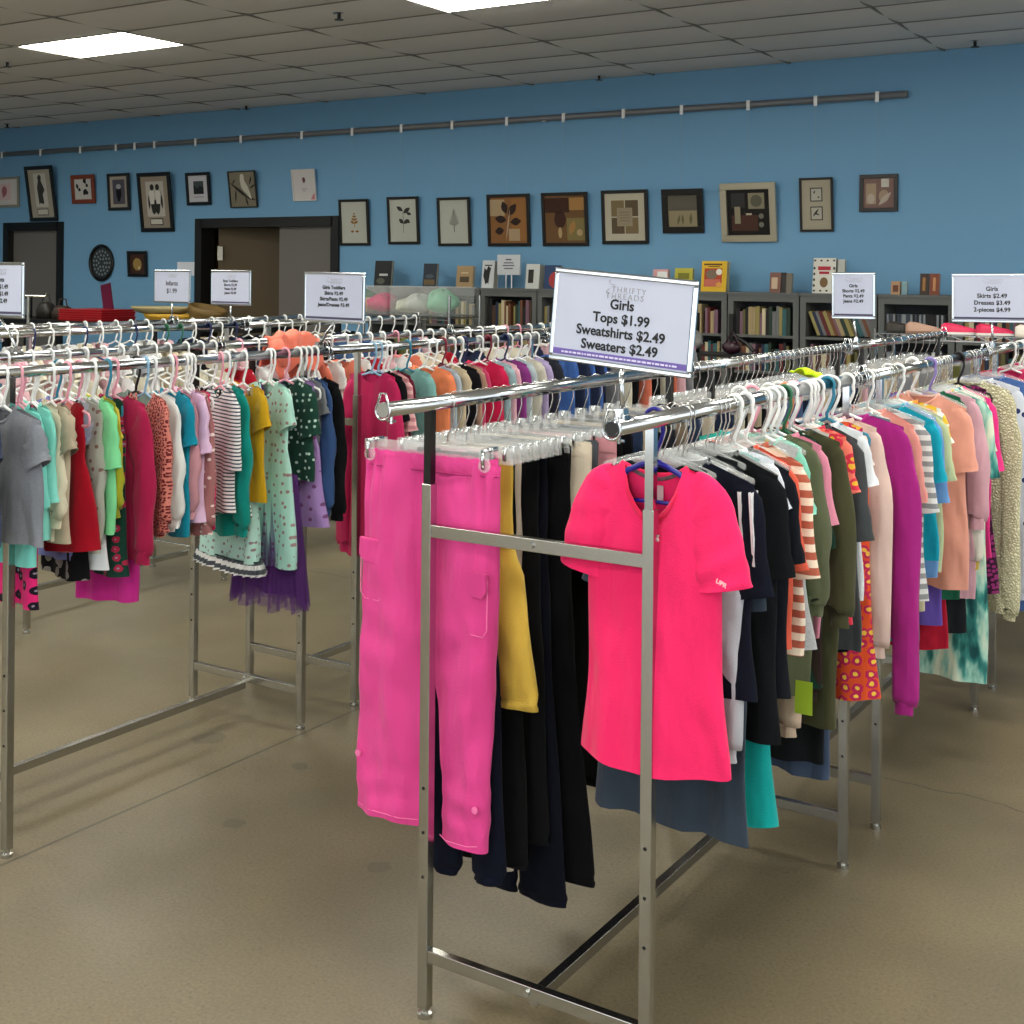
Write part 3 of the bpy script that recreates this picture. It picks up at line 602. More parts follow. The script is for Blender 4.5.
def shirt_parts(kind,tip,st,hem,mat,seed,parent,detail=True,band=None,zt=-.095,dep=.018):
    """kind T short sleeves, L long sleeves, N sleeveless, A flared sleeveless, D dress with short sleeves, H zip romper/hoodie"""
    rnd=random.Random(seed+7)
    if kind in'TD': hs=tip-.046
    elif kind in'LH': hs=tip-.045
    else: hs=tip*.8
    hs=max(hs,.075); nw=min(.062,hs*.48); sl=.27 if not(st and st<-.34 and kind in 'TD') else .4
    if kind=='T': wb=hs*1.0; prof=[(0,hs,.010),(.10,wb*.98,dep),(.35,wb*.99,dep*1.1),(1,wb*1.06,dep*1.3)]
    elif kind in 'LH': prof=[(0,hs,.010),(.10,hs*.96,dep),(.4,hs*.97,dep*1.1),(1,hs*1.0,dep*1.2)]
    elif kind=='N': prof=[(0,hs*.85,.010),(.1,hs*.8,dep*.9),(.22,hs*1.0,dep),(.5,hs*1.02,dep),(1,tip*.99,dep*1.3)]
    elif kind=='A': prof=[(0,hs*.75,.010),(.1,hs*.68,dep*.9),(.25,hs*.82,dep),(.36,hs*.80,dep*.9),(.45,hs*.95,dep*1.2),(1,tip*1.0,dep*2.2)]
    else: prof=[(0,hs,.010),(.1,hs*.96,dep),(.33,hs*.88,dep),(.36,hs*.88,dep*.95),(.42,hs*1.0,dep*1.3),(1,tip*1.0,dep*2.4)]
    fold=.013 if kind in'TLHN' else .018
    nd=rnd.uniform(.035,.06)
    put('body',body(hs,zt,hem,prof,nw,nd,sl,fold,seed,curve=rnd.uniform(-.004,.012)).mesh('body',True),mat,parent)
    if kind in 'TD':
        ang=R(66); L_=max(.09,min(.26,((zt-sl*(hs-nw)-.05)-(st+.02))/.85)) if st else .13
        ex=tip-.052; cx0=hs-.045; z0=zt-sl*max(0,hs-nw)-.052
        ez=z0-L_*.80
        for s_ in(-1,1):
            zs=zt-sl*max(0,hs-nw)
            pa=[(s_*(hs-.062),zs-.030,.042,.008,0),(s_*(hs-.030),zs-.046,.050,.015,0),(s_*(hs-.045+(ex-hs+.045)*.62),zs-.052-L_*.42,.052,.019,-.003),(s_*ex,ez,.055,.021,-.004)]
            put('sleeve',ftube(pa,14,.0035,seed+s_).mesh('sleeve',True),mat,parent)
    if kind in 'LH':
        ze=st if (st and st<-.3) else hem-.02
        z0=zt-sl*max(0,hs-nw)-.04; hwid=.036
        for s_ in(-1,1):
            xe=tip-hwid*.95
            pa=[(s_*(hs-.06),z0+.012,.040,.008,0),(s_*(hs-.028),z0-.004,.045,.014,0),(s_*(hs-.012),z0-.075,.044,.018,-.004),(s_*xe,z0-.17,.040,.021,-.008),(s_*xe,(z0+ze)/2-.05,.037,.021,-.012),(s_*(xe+.002),ze+.05,hwid,.019,-.012),(s_*(xe-.001),ze+.045,.026,.014,-.012),(s_*(xe-.002),ze,.025,.013,-.012)]
            put('sleeve',ftube(pa,14,.0045,seed+s_).mesh('sleeve',True),mat,parent)
    if detail and kind in 'TLD':
        put('neckband',neckband(hs,zt,nw,nd,sl,.012).mesh('neckband',True),band or mat,parent)
    return hs,nw
random.seed(11)
CATN={'T':('tee_shirt','tee shirt'),'L':('long_sleeve_top','top'),'N':('sleeveless_top','dress'),'A':('dress','dress'),'D':('dress','dress'),'H':('romper','romper')}
GSEED=[100]
def hang(x,y,kind,tip,st,hem,pat,desc,hc,row,tw=None,detail=True):
    GSEED[0]+=1; sd=GSEED[0]; rz=R(random.uniform(-9,3)) if tw is None else R(tw)
    mat=fabric(*pat); nm,cat=CATN[kind]
    word=desc
    if cat=='dress' and 'dress' not in desc and kind=='N': nm,cat='sleeveless_top','top'
    dx=0
    if kind in 'TL' and tip<.14: tip2=.15; dx=tip-tip2; tip=tip2
    if kind in 'NAD' and tip<.11: dx=tip-.12; tip=.12
    o=thing(nm,desc+' hanging on '+row,cat,(x+dx,y,RZ),rz)
    hs,nw=shirt_parts(kind,tip,st,hem,mat,sd,o,detail)
    hanger(hc,(x+dx,y,RZ),rz,('clear plastic hanger' if hc in('metal','clear') else 'plastic hanger')+' holding the '+desc,hs)
    return o
AR=[
(2.515,'T',0.206,-0.398,-0.577,P('#0e1220'),'navy tee with white stripes on its shoulder','metal',None),
(2.537,'L',0.144,-0.714,-0.669,P('#b4b9c2'),'pale grey long-sleeve shirt','metal',None),
(2.559,'T',0.229,-0.462,-0.892,P('#323d4a'),'slate blue tunic tee with a curved hem','metal',None),
(2.678,'T',0.206,-0.384,-0.709,P('#101216'),'black gauzy tee','metal',None),
(2.700,'N',0.146,0.000,-0.916,P('#0d9f9c'),'long teal sleeveless dress','metal',None),
(2.722,'T',0.171,-0.257,-0.508,P('#dfe4ee'),'white tee with blue binding','metal',None),
(2.771,'T',0.206,-0.368,-0.629,P('#14171f'),'black tee with tiny gold prints','metal',-14),
(2.793,'T',0.192,-0.393,-0.544,P('#dd5f48'),'orange-red tee','white',None),
(2.862,'T',0.206,-0.419,-0.562,SZ('#b1604c','#ecdcc8',.034),'rust and cream wide-striped tee','white',-14),
(2.958,'N',0.148,0.000,-0.583,HE('#c9cbcd','#8b8f95'),'white top with fine grey scribble','clear',-10),
(2.980,'T',0.158,-0.301,-0.575,DT('#86d3bf','#efc62f',.075),'mint tee printed with yellow lemons','white',-18),
(3.002,'L',0.075,-0.521,-0.736,P('#2a9c8d'),'sea-green narrow long-sleeve top','white',None),
(3.024,'L',0.149,-0.520,-0.728,P('#5b6048'),'olive long-sleeve shirt with gathered cuffs','white',None),
(3.046,'T',0.091,-0.213,-0.499,P('#55bbdd'),'sky blue cap-sleeve top','pink',None),
(3.068,'T',0.160,-0.343,-0.592,P('#d98aa2'),'dusty pink swing tee','white',None),
(3.090,'L',0.070,-0.841,-0.818,P('#cdb6a2'),'beige long-sleeve knit','white',None),
(3.112,'T',0.146,-0.500,-0.728,P('#0f3527'),'dark green tee','green',None),
(3.134,'L',0.101,-0.761,-0.818,P('#2f2521'),'dark brown long-sleeve jumper','white',None),
(3.156,'L',0.183,-0.568,-0.833,P('#45462f'),'army green long-sleeve shirt with rolled cuffs','white',None),
(3.178,'N',0.100,0.000,-0.936,P('#15181c'),'long black sleeveless dress','orange',None),
(3.200,'N',0.072,0.000,-0.913,P('#3b1a17'),'long oxblood sleeveless dress','white',None),
(3.222,'N',0.101,0.000,-0.983,P('#3f4e66'),'blue denim pinafore','white',None),
(3.244,'T',0.126,-0.198,-0.638,P('#c8c7c2'),'oatmeal tee','pink',None),
(3.266,'T',0.172,-0.288,-0.588,FL('#ee7a68','#d8344d','#f0b63c',.035),'coral tee with red and yellow flowers','white',-16),
(3.288,'T',0.182,-0.511,-0.666,P('#43484b'),'charcoal swing tee','white',None),
(3.310,'T',0.144,-0.438,-0.690,P('#101115'),'plain black tee','white',None),
(3.332,'T',0.124,-0.235,-0.659,P('#7bb39f'),'seafoam tee','blue',None),
(3.354,'T',0.173,-0.286,-0.552,P('#e4e7ee'),'bright white bell-sleeve tee','white',None),
(3.439,'N',0.149,0.000,-0.841,FL('#e2552b','#c4285a','#f2c24a',.03),'orange tunic with big magenta flowers','teal',None),
(3.461,'T',0.133,-0.224,-0.688,P('#e7e1dc'),'off-white tee','white',None),
(3.483,'L',0.171,-0.727,-0.796,P('#d8bbb2'),'blush long-sleeve top','white',None),
(3.505,'T',0.131,-0.230,-0.644,DT('#e3c0c6','#c46a7c',.03),'pink tee with confetti specks','white',None),
(3.608,'L',0.206,-0.915,-0.712,P('#a3267f'),'magenta sweatshirt with ribbed cuffs','white',None),
]
AR2=[
(3.660,'L',0.153,-0.683,-0.676,P('#6a7d90'),'slate blue long-sleeve top','clear',None),
(3.690,'T',0.148,-0.350,-0.626,DT('#e2e4da','#5c7458',.05),'white tee with green leaf print','clear',None),
(3.804,'T',0.206,-0.384,-0.528,P('#e39890'),'peach pink sweatshirt with short rolled sleeves','white',-18),
(3.834,'T',0.204,-0.502,-0.648,SZ('#d9dada','#8d9194',.03),'grey and white striped tee','clear',None),
(3.864,'N',0.138,0.000,-0.788,P('#0d7a86'),'deep teal sleeveless dress','clear',None),
(3.987,'T',0.206,-0.350,-0.560,P('#17a0ba'),'turquoise tee','clear',-12),
(4.017,'T',0.196,-0.439,-0.626,P('#6c9cd6'),'cornflower blue tee','clear',None),
(4.059,'T',0.206,-0.359,-0.602,P('#b9c59b'),'sage tee','clear',None),
(4.089,'N',0.097,0.000,-0.754,DT('#d6ccab','#9a8f5c',.03),'beige long ditsy dress','white',None),
(4.119,'T',0.181,-0.254,-0.586,FL('#e6e6dd','#f0c33c','#e08a3a',.05),'white tee with yellow fruit print','white',None),
(4.415,'T',0.206,-0.370,-0.732,P('#eaa593'),'peach ruffle-sleeve blouse','clear',-16),
(4.445,'N',0.076,0.000,-0.875,P('#6a55b5'),'purple sleeveless dress','white',None),
(4.475,'N',0.070,0.000,-0.971,P('#a8142f'),'narrow red dress','white',None),
(4.505,'T',0.151,-0.291,-0.796,P('#195a41'),'forest green tee','purple',None),
(4.535,'L',0.189,-0.554,-0.797,P('#d2a3b0'),'mauve pink long-sleeve top','clear',None),
(4.565,'N',0.110,0.000,-0.931,P('#23272b'),'charcoal sleeveless dress','clear',None),
(4.595,'L',0.170,-0.696,-0.812,DT('#dcd9ce','#c8a84a',.12),'cream top with gold spots','clear',None),
(4.646,'T',0.209,-0.803,-1.100,TD(),'green and white tie-dye dress','clear',None),
(4.676,'T',0.174,-0.447,-0.793,SZ('#2e6a72','#e8e2dc',.05),'teal, white and coral colour-block tee','clear',None),
(4.706,'T',0.183,-0.345,-0.693,P('#cbe2bf'),'pale mint tee','clear',None),
(4.736,'T',0.197,-0.418,-0.697,P('#ee3a8c'),'neon pink tee','clear',None),
(4.906,'N',0.150,0.000,-0.851,DS('#35102c','#8a2a6a',.016),'dark plum sparkly dress','black',None),
(5.073,'L',0.206,-0.969,-0.947,LC('#dedaba','#bdb994'),'cream lace cardigan','clear',-14),
(5.113,'N',0.151,0.000,-0.923,P('#8d1734'),'burgundy sleeveless dress','clear',None),
(5.191,'L',0.205,-0.924,-0.932,DT('#cfd5e2','#2c3c6c',.06),'pale blue long-sleeve top with dark specks','clear',None),
(5.388,'L',0.206,-0.965,-1.013,P('#4868a4'),'mid blue denim jacket','clear',None),
(5.464,'T',0.207,-0.465,-0.989,P('#b9275a'),'raspberry tee','clear',None),
(5.827,'L',0.206,-1.057,-1.065,P('#c42b60'),'rose pink hoodie','white',None),
(5.857,'T',0.156,-0.347,-1.078,P('#d23c6d'),'cerise tee','clear',None),
(5.887,'T',0.191,-0.348,-1.079,P('#dad2c4'),'ivory tee','clear',None),
]
LR=[
(2.150,'T',0.111,-0.246,-0.497,P('#3a3f58'),'navy tee with white print','white',None),
(2.220,'T',0.174,-0.249,-0.460,P('#39415a'),'dark navy tee with white lettering','white',None),
(2.322,'T',0.224,-0.235,-0.472,HE('#8a8e97','#6c7079'),'heather grey tee with loose sleeves','white',-3),
(2.371,'T',0.159,-0.410,-0.551,P('#7ad6cb'),'aqua long tee with a side slit','pink',None),
(2.419,'N',0.070,0.000,-0.680,FLK('#d2246f','#1b1020',.045),'hot pink dress with black flowers','pink',None),
(2.433,'T',0.128,-0.495,-0.488,P('#8ce0d4'),'mint tee','white',None),
(2.446,'L',0.121,-0.449,-0.491,P('#d6cfb8'),'cream cardigan','white',None),
(2.484,'T',0.174,-0.204,-0.496,P('#b3a48e'),'beige puff-sleeve blouse','white',-14),
(2.540,'A',0.149,0.000,-0.535,P('#9a0a20'),'red swing dress','pink',None),
(2.554,'N',0.070,0.000,-0.546,P('#e08a84'),'salmon narrow top','white',None),
(2.567,'T',0.070,-0.232,-0.577,P('#7b86c2'),'periwinkle tee','teal',None),
(2.581,'N',0.070,0.000,-0.635,FLK('#101114','#8a8a86',.05),'black dress with a grey floral print','white',None),
(2.594,'T',0.091,-0.258,-0.556,P('#b9c1cf'),'pale blue-grey tee','white',None),
(2.608,'L',0.118,-0.547,-0.549,DT('#a2a69c','#7a625c',.035),'grey long-sleeve tee with little cars','pink',None),
(2.621,'N',0.100,0.000,-0.601,P('#d5dbe0'),'white undershirt','white',None),
(2.635,'T',0.172,-0.327,-0.491,P('#7ed79a'),'mint green tee','white',-12),
(2.648,'T',0.088,-0.188,-0.407,HE('#b5b9b4','#9a9f9a'),'light grey tee','white',None),
(2.662,'L',0.124,-0.450,-0.466,P('#a4a82b'),'olive-yellow long-sleeve top','white',None),
(2.675,'T',0.113,-0.159,-0.408,P('#ded150'),'yellow ruffle-sleeve tee','wood',None),
(2.689,'N',0.119,0.000,-0.636,FLK('#14392f','#a02345',.035),'dark green dress with red flowers','teal',None),
(2.715,'L',0.179,-0.598,-0.591,P('#a31c49'),'crimson sweatshirt','pink',None),
(2.729,'A',0.087,0.000,-0.728,P('#c22a8a'),'fuchsia skirted dress','white',None),
(2.841,'L',0.178,-0.513,-0.540,DS('#d08074','#6c2026',.009),'coral ditsy-print long-sleeve blouse','blue',-14),
(2.854,'T',0.092,-0.239,-0.531,P('#70837a'),'grey-green tee','black',None),
(2.868,'L',0.148,-0.513,-0.527,P('#dfe4e4'),'white long-sleeve tee','white',None),
(2.945,'T',0.175,-0.293,-0.557,P('#0d87a1'),'deep turquoise tee','white',-14),
(2.958,'L',0.142,-0.497,-0.543,P('#c58f9b'),'dusty rose long-sleeve top','pink',None),
(3.009,'T',0.175,-0.324,-0.519,P('#ddbadb'),'pale lilac tee','white',-15),
(3.022,'L',0.144,-0.558,-0.569,DT('#a46e70','#e8d6d2',.03),'mauve top with white dots','white',None),
(3.036,'N',0.130,0.000,-0.543,DS('#e8507c','#b02050',.015),'bright pink ditsy dress','white',None),
(3.170,'T',0.176,-0.399,-0.513,SZ('#e4e6e6','#2c3c50',.012),'white tee with navy and green stripes','pink',-22),
(3.183,'N',0.070,0.000,-0.484,DS('#17181c','#d0d0d0',.012),'black and white speckled dress','white',None),
(3.197,'L',0.140,-0.594,-0.602,P('#0c8a80'),'jade green long-sleeve top','white',None),
(3.210,'N',0.107,0.000,-0.540,SZ('#f0f0ee','#15161a',.014),'black and white narrow-striped dress','blue',None),
(3.281,'T',0.175,-0.270,-0.492,P('#c69c1c'),'mustard blouse','white',-14),
(3.294,'T',0.084,-0.217,-0.430,P('#d68790'),'rose top with a white collar','white',None),
(3.405,'D',0.190,-0.275,-0.735,DT('#a9d9cd','#9a8080',.035),'mint dress printed with tiny roses','white',-17),
(3.419,'A',0.132,0.000,-0.830,P('#4a1c63'),'dark purple tulle party dress','white',None),
(3.491,'T',0.175,-0.317,-0.447,DT('#1c4136','#b8d0c4',.03),'dark green floral tee','pink',None),
]
LR2=[
(3.557,'A',0.151,0.000,-0.621,DT('#a384c0','#7a4a7a',.04),'lavender strappy dress','white',None),
(3.587,'T',0.144,-0.257,-0.535,HE('#7c8086','#64686e'),'mid grey tee','white',None),
(3.617,'L',0.150,-0.586,-0.576,P('#34507e'),'blue denim shirt','white',None),
(3.651,'L',0.179,-0.607,-0.578,P('#0d0e11'),'black long-sleeve top','white',None),
(3.992,'H',0.161,-0.817,-0.826,P('#c0275c'),'raspberry pink zip romper','blue',None),
(4.031,'T',0.175,-0.316,-0.674,P('#101015'),'black tee with a pink ruffle','blue',None),
(4.063,'T',0.176,-0.358,-0.679,SZ('#eeb9bc','#d08a92',.03),'pink and white striped tee','white',None),
(4.093,'T',0.166,-0.204,-0.605,P('#5c0f29'),'maroon tee','white',None),
(4.217,'T',0.174,-0.234,-0.622,P('#7fb3ae'),'grey-teal tee','teal',None),
(4.343,'T',0.174,-0.236,-0.640,P('#ee875c'),'apricot orange tee','white',None),
(4.401,'T',0.174,-0.195,-0.649,P('#a9bac8'),'pale steel blue tee','white',None),
(4.467,'T',0.174,-0.200,-0.658,P('#c9b79a'),'sand tee','maroon',None),
(4.535,'T',0.174,-0.226,-0.668,P('#141318'),'black tee','white',None),
(4.596,'T',0.174,-0.209,-0.677,P('#b38d7a'),'tan tee','white',None),
(4.627,'T',0.174,-0.181,-0.681,P('#c7436d'),'rose tee','navy',None),
(4.746,'T',0.174,-0.220,-0.698,P('#cc1f50'),'crimson tee','white',None),
(4.812,'T',0.174,-0.224,-0.708,P('#9cbcc4'),'powder blue tee','maroon',None),
(4.870,'T',0.174,-0.175,-0.716,P('#e3b0bd'),'baby pink tee','white',None),
(4.955,'T',0.174,-0.217,-0.728,P('#8a3a86'),'violet tee','navy',None),
(4.990,'T',0.174,-0.160,-0.733,P('#b8c9d0'),'ice blue tee','white',None),
(5.069,'T',0.174,-0.188,-0.744,P('#cfc9bb'),'cream fluffy tee','white',None),
(5.150,'T',0.174,-0.170,-0.756,P('#b3a4cf'),'lilac tee','white',None),
(5.223,'T',0.174,-0.175,-0.767,P('#2a2c36'),'charcoal navy tee','white',None),
]
LP=[
(2.475,0.105,-1.105,P('#0b1020'),'navy joggers with elastic cuffs',0.045),
(2.505,0.105,-1.004,P('#df7f9f'),'faded pink trousers',-0.005),
(2.54,0.118,-0.716,P('#dcb950'),'mustard yellow leggings',0.075),
(2.575,0.105,-1.103,P('#0b0c0f'),'black jeans',0.045),
(2.61,0.095,-1.135,P('#c6b8a8'),'beige trousers',-0.01),
(2.65,0.12,-1.069,P('#0c0d10'),'black velour trousers',0.04),
(2.69,0.125,-1.222,P('#090c18'),'dark navy flared sweatpants',0.055),
(2.74,0.16,-1.181,P('#08080b'),'black flared trousers',0.05),
(2.79,0.18,-0.437,P('#d8cbb6'),'cream corduroy shorts',-0.05),
(2.84,0.19,-0.447,P('#4a4e55'),'grey denim shorts',-0.05),
(2.89,0.195,-0.457,P('#c98b93'),'dusty pink shorts',-0.05),
(2.93,0.2,-1.022,P('#08090b'),'black wide flared trousers',0.03),
(3.0,0.2,-1.020,P('#0a0a0e'),'black flared capri trousers',0.02),
(3.08,0.18,-1.047,P('#22304c'),'indigo jeans',0),
(3.16,0.16,-0.905,P('#b7a58c'),'khaki trousers',0),
(3.24,0.16,-1.042,P('#0e0f13'),'black school trousers',0),
(3.33,0.16,-0.953,P('#23262e'),'charcoal trousers',0),
(3.42,0.16,-0.978,P('#8b7a66'),'brown trousers',0),
(3.51,0.16,-1.003,P('#2c3a56'),'blue jeans',0),
(3.6,0.16,-1.028,P('#c8bda8'),'stone trousers',0),
]

XA=-1.165; XL_=-3.19
ROWN={'AR':'the nearest rack','AR2':'the second right-hand rack','LR':'the left rack','LR2':'the second left rack'}
EX=[(2.455,'#14151a','black'),(2.48,'#2a3038','charcoal'),(2.555,'#101216','black'),(2.58,'#1c2430','dark navy'),(2.64,'#16181c','black'),(2.70,'#e6e8ea','white'),(2.84,'#d8dadc','white'),(2.86,'#b8352f','red'),(2.89,'#e2dfd6','cream')]
for i,(y,c,n_) in enumerate(EX):
    GSEED[0]+=1; o=thing('tee_shirt','narrow %s tee hidden between others near the front of the nearest rack'%n_,'tee shirt',(XA-.03,y,RZ),R(random.uniform(-6,2)),'narrow tees packed on the nearest rack')
    shirt_parts('T',.150,-.2,-.5,fabric('plain',(c,)),GSEED[0],o,False); hanger('clear',(XA-.03,y,RZ),0,'clear hanger with wire hook packed near the front of the nearest rack',.12,group='wire-hook hangers packed on the nearest rack')
for row,data,x in (('AR',AR,XA),('AR2',AR2,XA),('LR',LR,XL_),('LR2',LR2,XL_)):
    for (y,k,tip,st,hem,pat,desc,hc,tw) in data:
        hang(x-(.045 if desc.startswith('slate blue tunic') else 0),y,k,tip,st,hem,pat,desc,hc,ROWN[row],tw)
# ---------------------------------------------------------------- the neon pink tee at the front
y0=2.405; PX=-1.180
PINK=fabric('plain',('#f42a6a',),.05,.8)
t=thing('tee_shirt','neon pink athletic tee hanging at the front end of the nearest rack','tee shirt',(PX,y0,RZ),0)
b1=body(.150,-.098,-.722,[(0,.138,.010),(.10,.144,.022),(.22,.148,.030),(.5,.152,.034),(1,.168,.038)],.076,.112,.30,.013,5,curve=.012,nu=56,nv=34,kf=[21,47],backdrop=.022)
put('body',b1.mesh('body',True),PINK,t)
for s_ in(-1,1):
    pa=[(s_*.080,-.146,.048,.010,0),(s_*.113,-.165,.056,.019,0),(s_*.136,-.227,.059,.025,-.003),(s_*.151,-.285,.058,.028,-.004),(s_*.160,-.330,.059,.028,-.004)]
    put('sleeve',ftube(pa,20,.003,s_+9,sub=5).mesh('sleeve',True),PINK,t)
put('neckband',neckband(.150,-.098,.076,.112,.30,.016,.022,.0062).mesh('neckband',True),fabric('plain',('#f02a5c',)),t)
mb=MB()
pts=[(u*.062,.0105*(1-u*u)**.5,-.106-.021*math.cos(PI/2*u)) for u in [-1+2*k/10 for k in range(11)]]
put('neck_tape',MB().tube(pts,.0045,6,sy=.3).mesh('neck_tape',True),fabric('heather',('#3a3438','#8a7078')),t)
lb=ob('care_label',MB().bbox((-.012,.012,-.172),(.016,.0135,-.140)),plain('#c9a6ae',.6),t)
# small chest mark (two interlocked arcs) and sleeve lettering
m=MB()
for s_ in(-1,1):
    m.tube([(.0075*math.cos(q),-.0365,s_*.0065+s_*-.009*math.sin(q)+0) for q in [PI*k/8 for k in range(9)]],.0022,6)
ob('chest_mark',m,plain('#d8b8c0',.25,.6),t,loc=(.022,.0,-.238))
def text(body_,size,mat,parent,loc,rot,name='lettering',bold=0,align='CENTER',spacing=1,ext=.0003):
    c=bpy.data.curves.new(name,'FONT'); c.body=body_; c.size=size; c.align_x=align; c.align_y='CENTER'; c.offset=bold; c.extrude=ext; c.space_character=spacing; c.resolution_u=3
    tmp=bpy.data.objects.new('tmp_text',c); C.objects.link(tmp); bpy.context.view_layer.update()
    me=bpy.data.meshes.new_from_object(tmp.evaluated_get(bpy.context.evaluated_depsgraph_get())); bpy.data.objects.remove(tmp); bpy.data.curves.remove(c); me.name=name; me.materials.clear()
    return put(name,me,mat,parent,loc,rot)
text('UPR',.013,plain('#f4c4ce',.4),t,(.166,-.0345,-.312),(R(90),R(22),0),'sleeve_lettering',.0004)
th=thing('plastic_hanger','royal blue plastic hanger holding the neon pink tee','hanger',(PX,y0,RZ),0)
HB=plain('#1a1580',.3)
put('hook',MH['hook'],HB,th)
m=MB()
pts=[(-.140,0,-.146),(-.11,0,-.137),(-.075,0,-.128),(-.06,0,-.112),(-.03,0,-.098),(0,0,-.090),(.03,0,-.098),(.06,0,-.112),(.075,0,-.128),(.11,0,-.137),(.140,0,-.146)]
m.tube(pts,.0062,8,sy=.8).tube([(-.075,-.002,-.172),(.075,-.002,-.172)],.0042,8).tube([(-.075,-.002,-.172),(-.125,0,-.143)],.004,6).tube([(.075,-.002,-.172),(.125,0,-.143)],.004,6).poly([(-.012,-.085),(.012,-.085),(.03,-.1),(-.03,-.1)],.005)
put('shoulder_frame',m.mesh('shoulder_frame',True),HB,th)
# white stripes on the navy tee's shoulder
for o in list(bpy.data.objects):
    if o.get('label','').startswith('navy tee with white stripes'):
        tp=AR[0][2]
        for k,dx in enumerate((.0,.024)):
            sx=tp-.075+dx
            m=MB().rings([[(sx+.010*u,-.0205,-.150-.15*u),(sx+.010*u+.006,-.0215,-.150-.15*u),(sx+.010*u+.006,.019,-.150-.15*u),(sx+.010*u,.019,-.150-.15*u)] for u in (0,.35,.7,1)])
            put('shoulder_stripe',m.mesh('shoulder_stripe'),plain('#e4e6ea',.7),o)
# ---------------------------------------------------------------- hot pink cargo trousers on the left rail
CP=fabric('plain',('#dc4690',),.05,.85); CP2=fabric('plain',('#ee78b0',),.05,.85)
px=-1.760; py=2.425
t=thing('cargo_trousers','hot pink cargo trousers clipped to a clear hanger at the front of the nearest rack','trousers',(px,py,RZ),0)
def crease(mb,amp,top,sgn=1,seed=0):
    rr=random.Random(seed); K=[(rr.uniform(14,40),rr.uniform(-30,30),rr.uniform(0,6)) for _ in range(5)]
    out=[]
    for x,y,z in mb.v:
        d=max(0,min(1,(top-z)/.9)); g=math.exp(-d*6)
        w_=.0085*g*math.sin(95*x+3*math.sin(40*x))+amp*(.35+.65*d)*sum(math.sin(a*x*2.2+b*z+c) for a,b,c in K)/2.2
        w_+=amp*.45*math.exp(-((z-(top-.45))/.16)**2)*math.sin(60*z+22*x*sgn)
        w_+=amp*.45*math.exp(-((z-(top-.8))/.10)**2)*math.sin(95*z-18*x*sgn)
        out.append((x,y+w_,z+.3*w_*math.sin(30*x)))
    mb.v=out; return mb
L1=ftube([(-.093,-.135,.094,.020,0),(-.094,-.25,.096,.030,0),(-.100,-.42,.098,.034,0),(-.104,-.60,.098,.032,0),(-.106,-.80,.100,.030,0),(-.108,-.985,.102,.030,0)],56,.002,3,sub=14)
L2=ftube([(.093,-.135,.092,.020,0),(.092,-.25,.093,.030,.002),(.091,-.42,.093,.034,.002),(.095,-.60,.085,.032,.002),(.102,-.80,.068,.030,.002),(.104,-.90,.066,.028,.002),(.099,-1.005,.066,.026,.002)],56,.002,8,sub=12)
crease(L1,.0045,-.135,1,2); crease(L2,.0045,-.135,-1,7)
put('trouser_leg',L1.mesh('trouser_leg',True),CP,t); put('trouser_leg',L2.mesh('trouser_leg',True),CP,t)
rg=[]
for j in range(7):
    u=j/6; rr=[]
    for k in range(90):
        a=2*PI*k/90; x=spow(math.cos(a),.75)*.184; w_=.0042*math.sin(x*190+(2 if math.sin(a)>0 else 0))*(.6+.4*math.sin(3*u+x*30))
        rr.append((x,math.sin(a)*(.019+.003*math.sin(PI*u))+w_*(1 if abs(math.sin(a))>.2 else .3),-.123-.036*u+.0015*math.sin(x*150)*(1 if j==0 else 0)))
    rg.append(rr)
put('waistband',MB().rings(rg).mesh('waistband',True),CP,t)
for (x,z,sx) in ((-.150,-.33,.034),(.150,-.37,.026)):
    m=MB(); m.add([(x+q[0]*sx,-.036,z+q[1]) for q in [(-1,0),(1,-.004),(1.05,-.045),(.6,-.062),(-.6,-.058),(-1.05,-.042)]]+[(x+q[0]*sx,-.028,z+q[1]) for q in [(-1,0),(1,-.004),(1.05,-.045),(.6,-.062),(-.6,-.058),(-1.05,-.042)]],[(5,4,3,2,1,0),(0,1,7,6),(1,2,8,7),(2,3,9,8),(3,4,10,9),(4,5,11,10),(5,0,6,11)])
    f=put('pocket_flap',m.mesh('pocket_flap'),CP,t)
    bv=f.modifiers.new('b','BEVEL'); bv.width=.003; bv.segments=2
    put('pocket',MB().tube([(x-sx,-.028,z-.02),(x-sx,-.029,z-.13),(x-sx*.6,-.030,z-.145),(x+sx*.6,-.030,z-.147),(x+sx,-.029,z-.13),(x+sx,-.028,z-.02)],.0012,6).mesh('pocket',True),CP2,t)
for (x,z) in ((-.185,-.845),(.150,-.905),(.158,-.40)):
    put('button',MB().tube([(x,-.031,z),(x,-.034,z)],.008,12).tube([(x,-.034,z),(x,-.035,z)],.005,10).mesh('button'),CP2,t)
for x,z,hw in ((-.108,-.972,.090),(.099,-.992,.058)):
    put('hem_stitching',MB().tube([(x-hw,-.012,z),(x-hw*.5,-.031,z),(x+hw*.5,-.031,z),(x+hw,-.012,z)],.0012,4).mesh('hem_stitching'),CP2,t)
put('waist_seam',MB().tube([(.1835*spow(math.cos(a),.75),.0245*math.sin(a),-.160) for a in [2*PI*k/60 for k in range(60)]],.0022,5,closed=True).mesh('waist_seam'),fabric('plain',('#b03070',)),t)
put('seam',MB().tube([(-.006,-.024,-.16),(-.006,-.030,-.3),(-.004,-.031,-.42),(0,-.02,-.5)],.0018,5).mesh('seam'),fabric('plain',('#d83c80',)),t)
th=thing('clip_hanger','clear clip hanger with steel clips holding the hot pink cargo trousers','hanger',(-1.715,py,RZ),0)
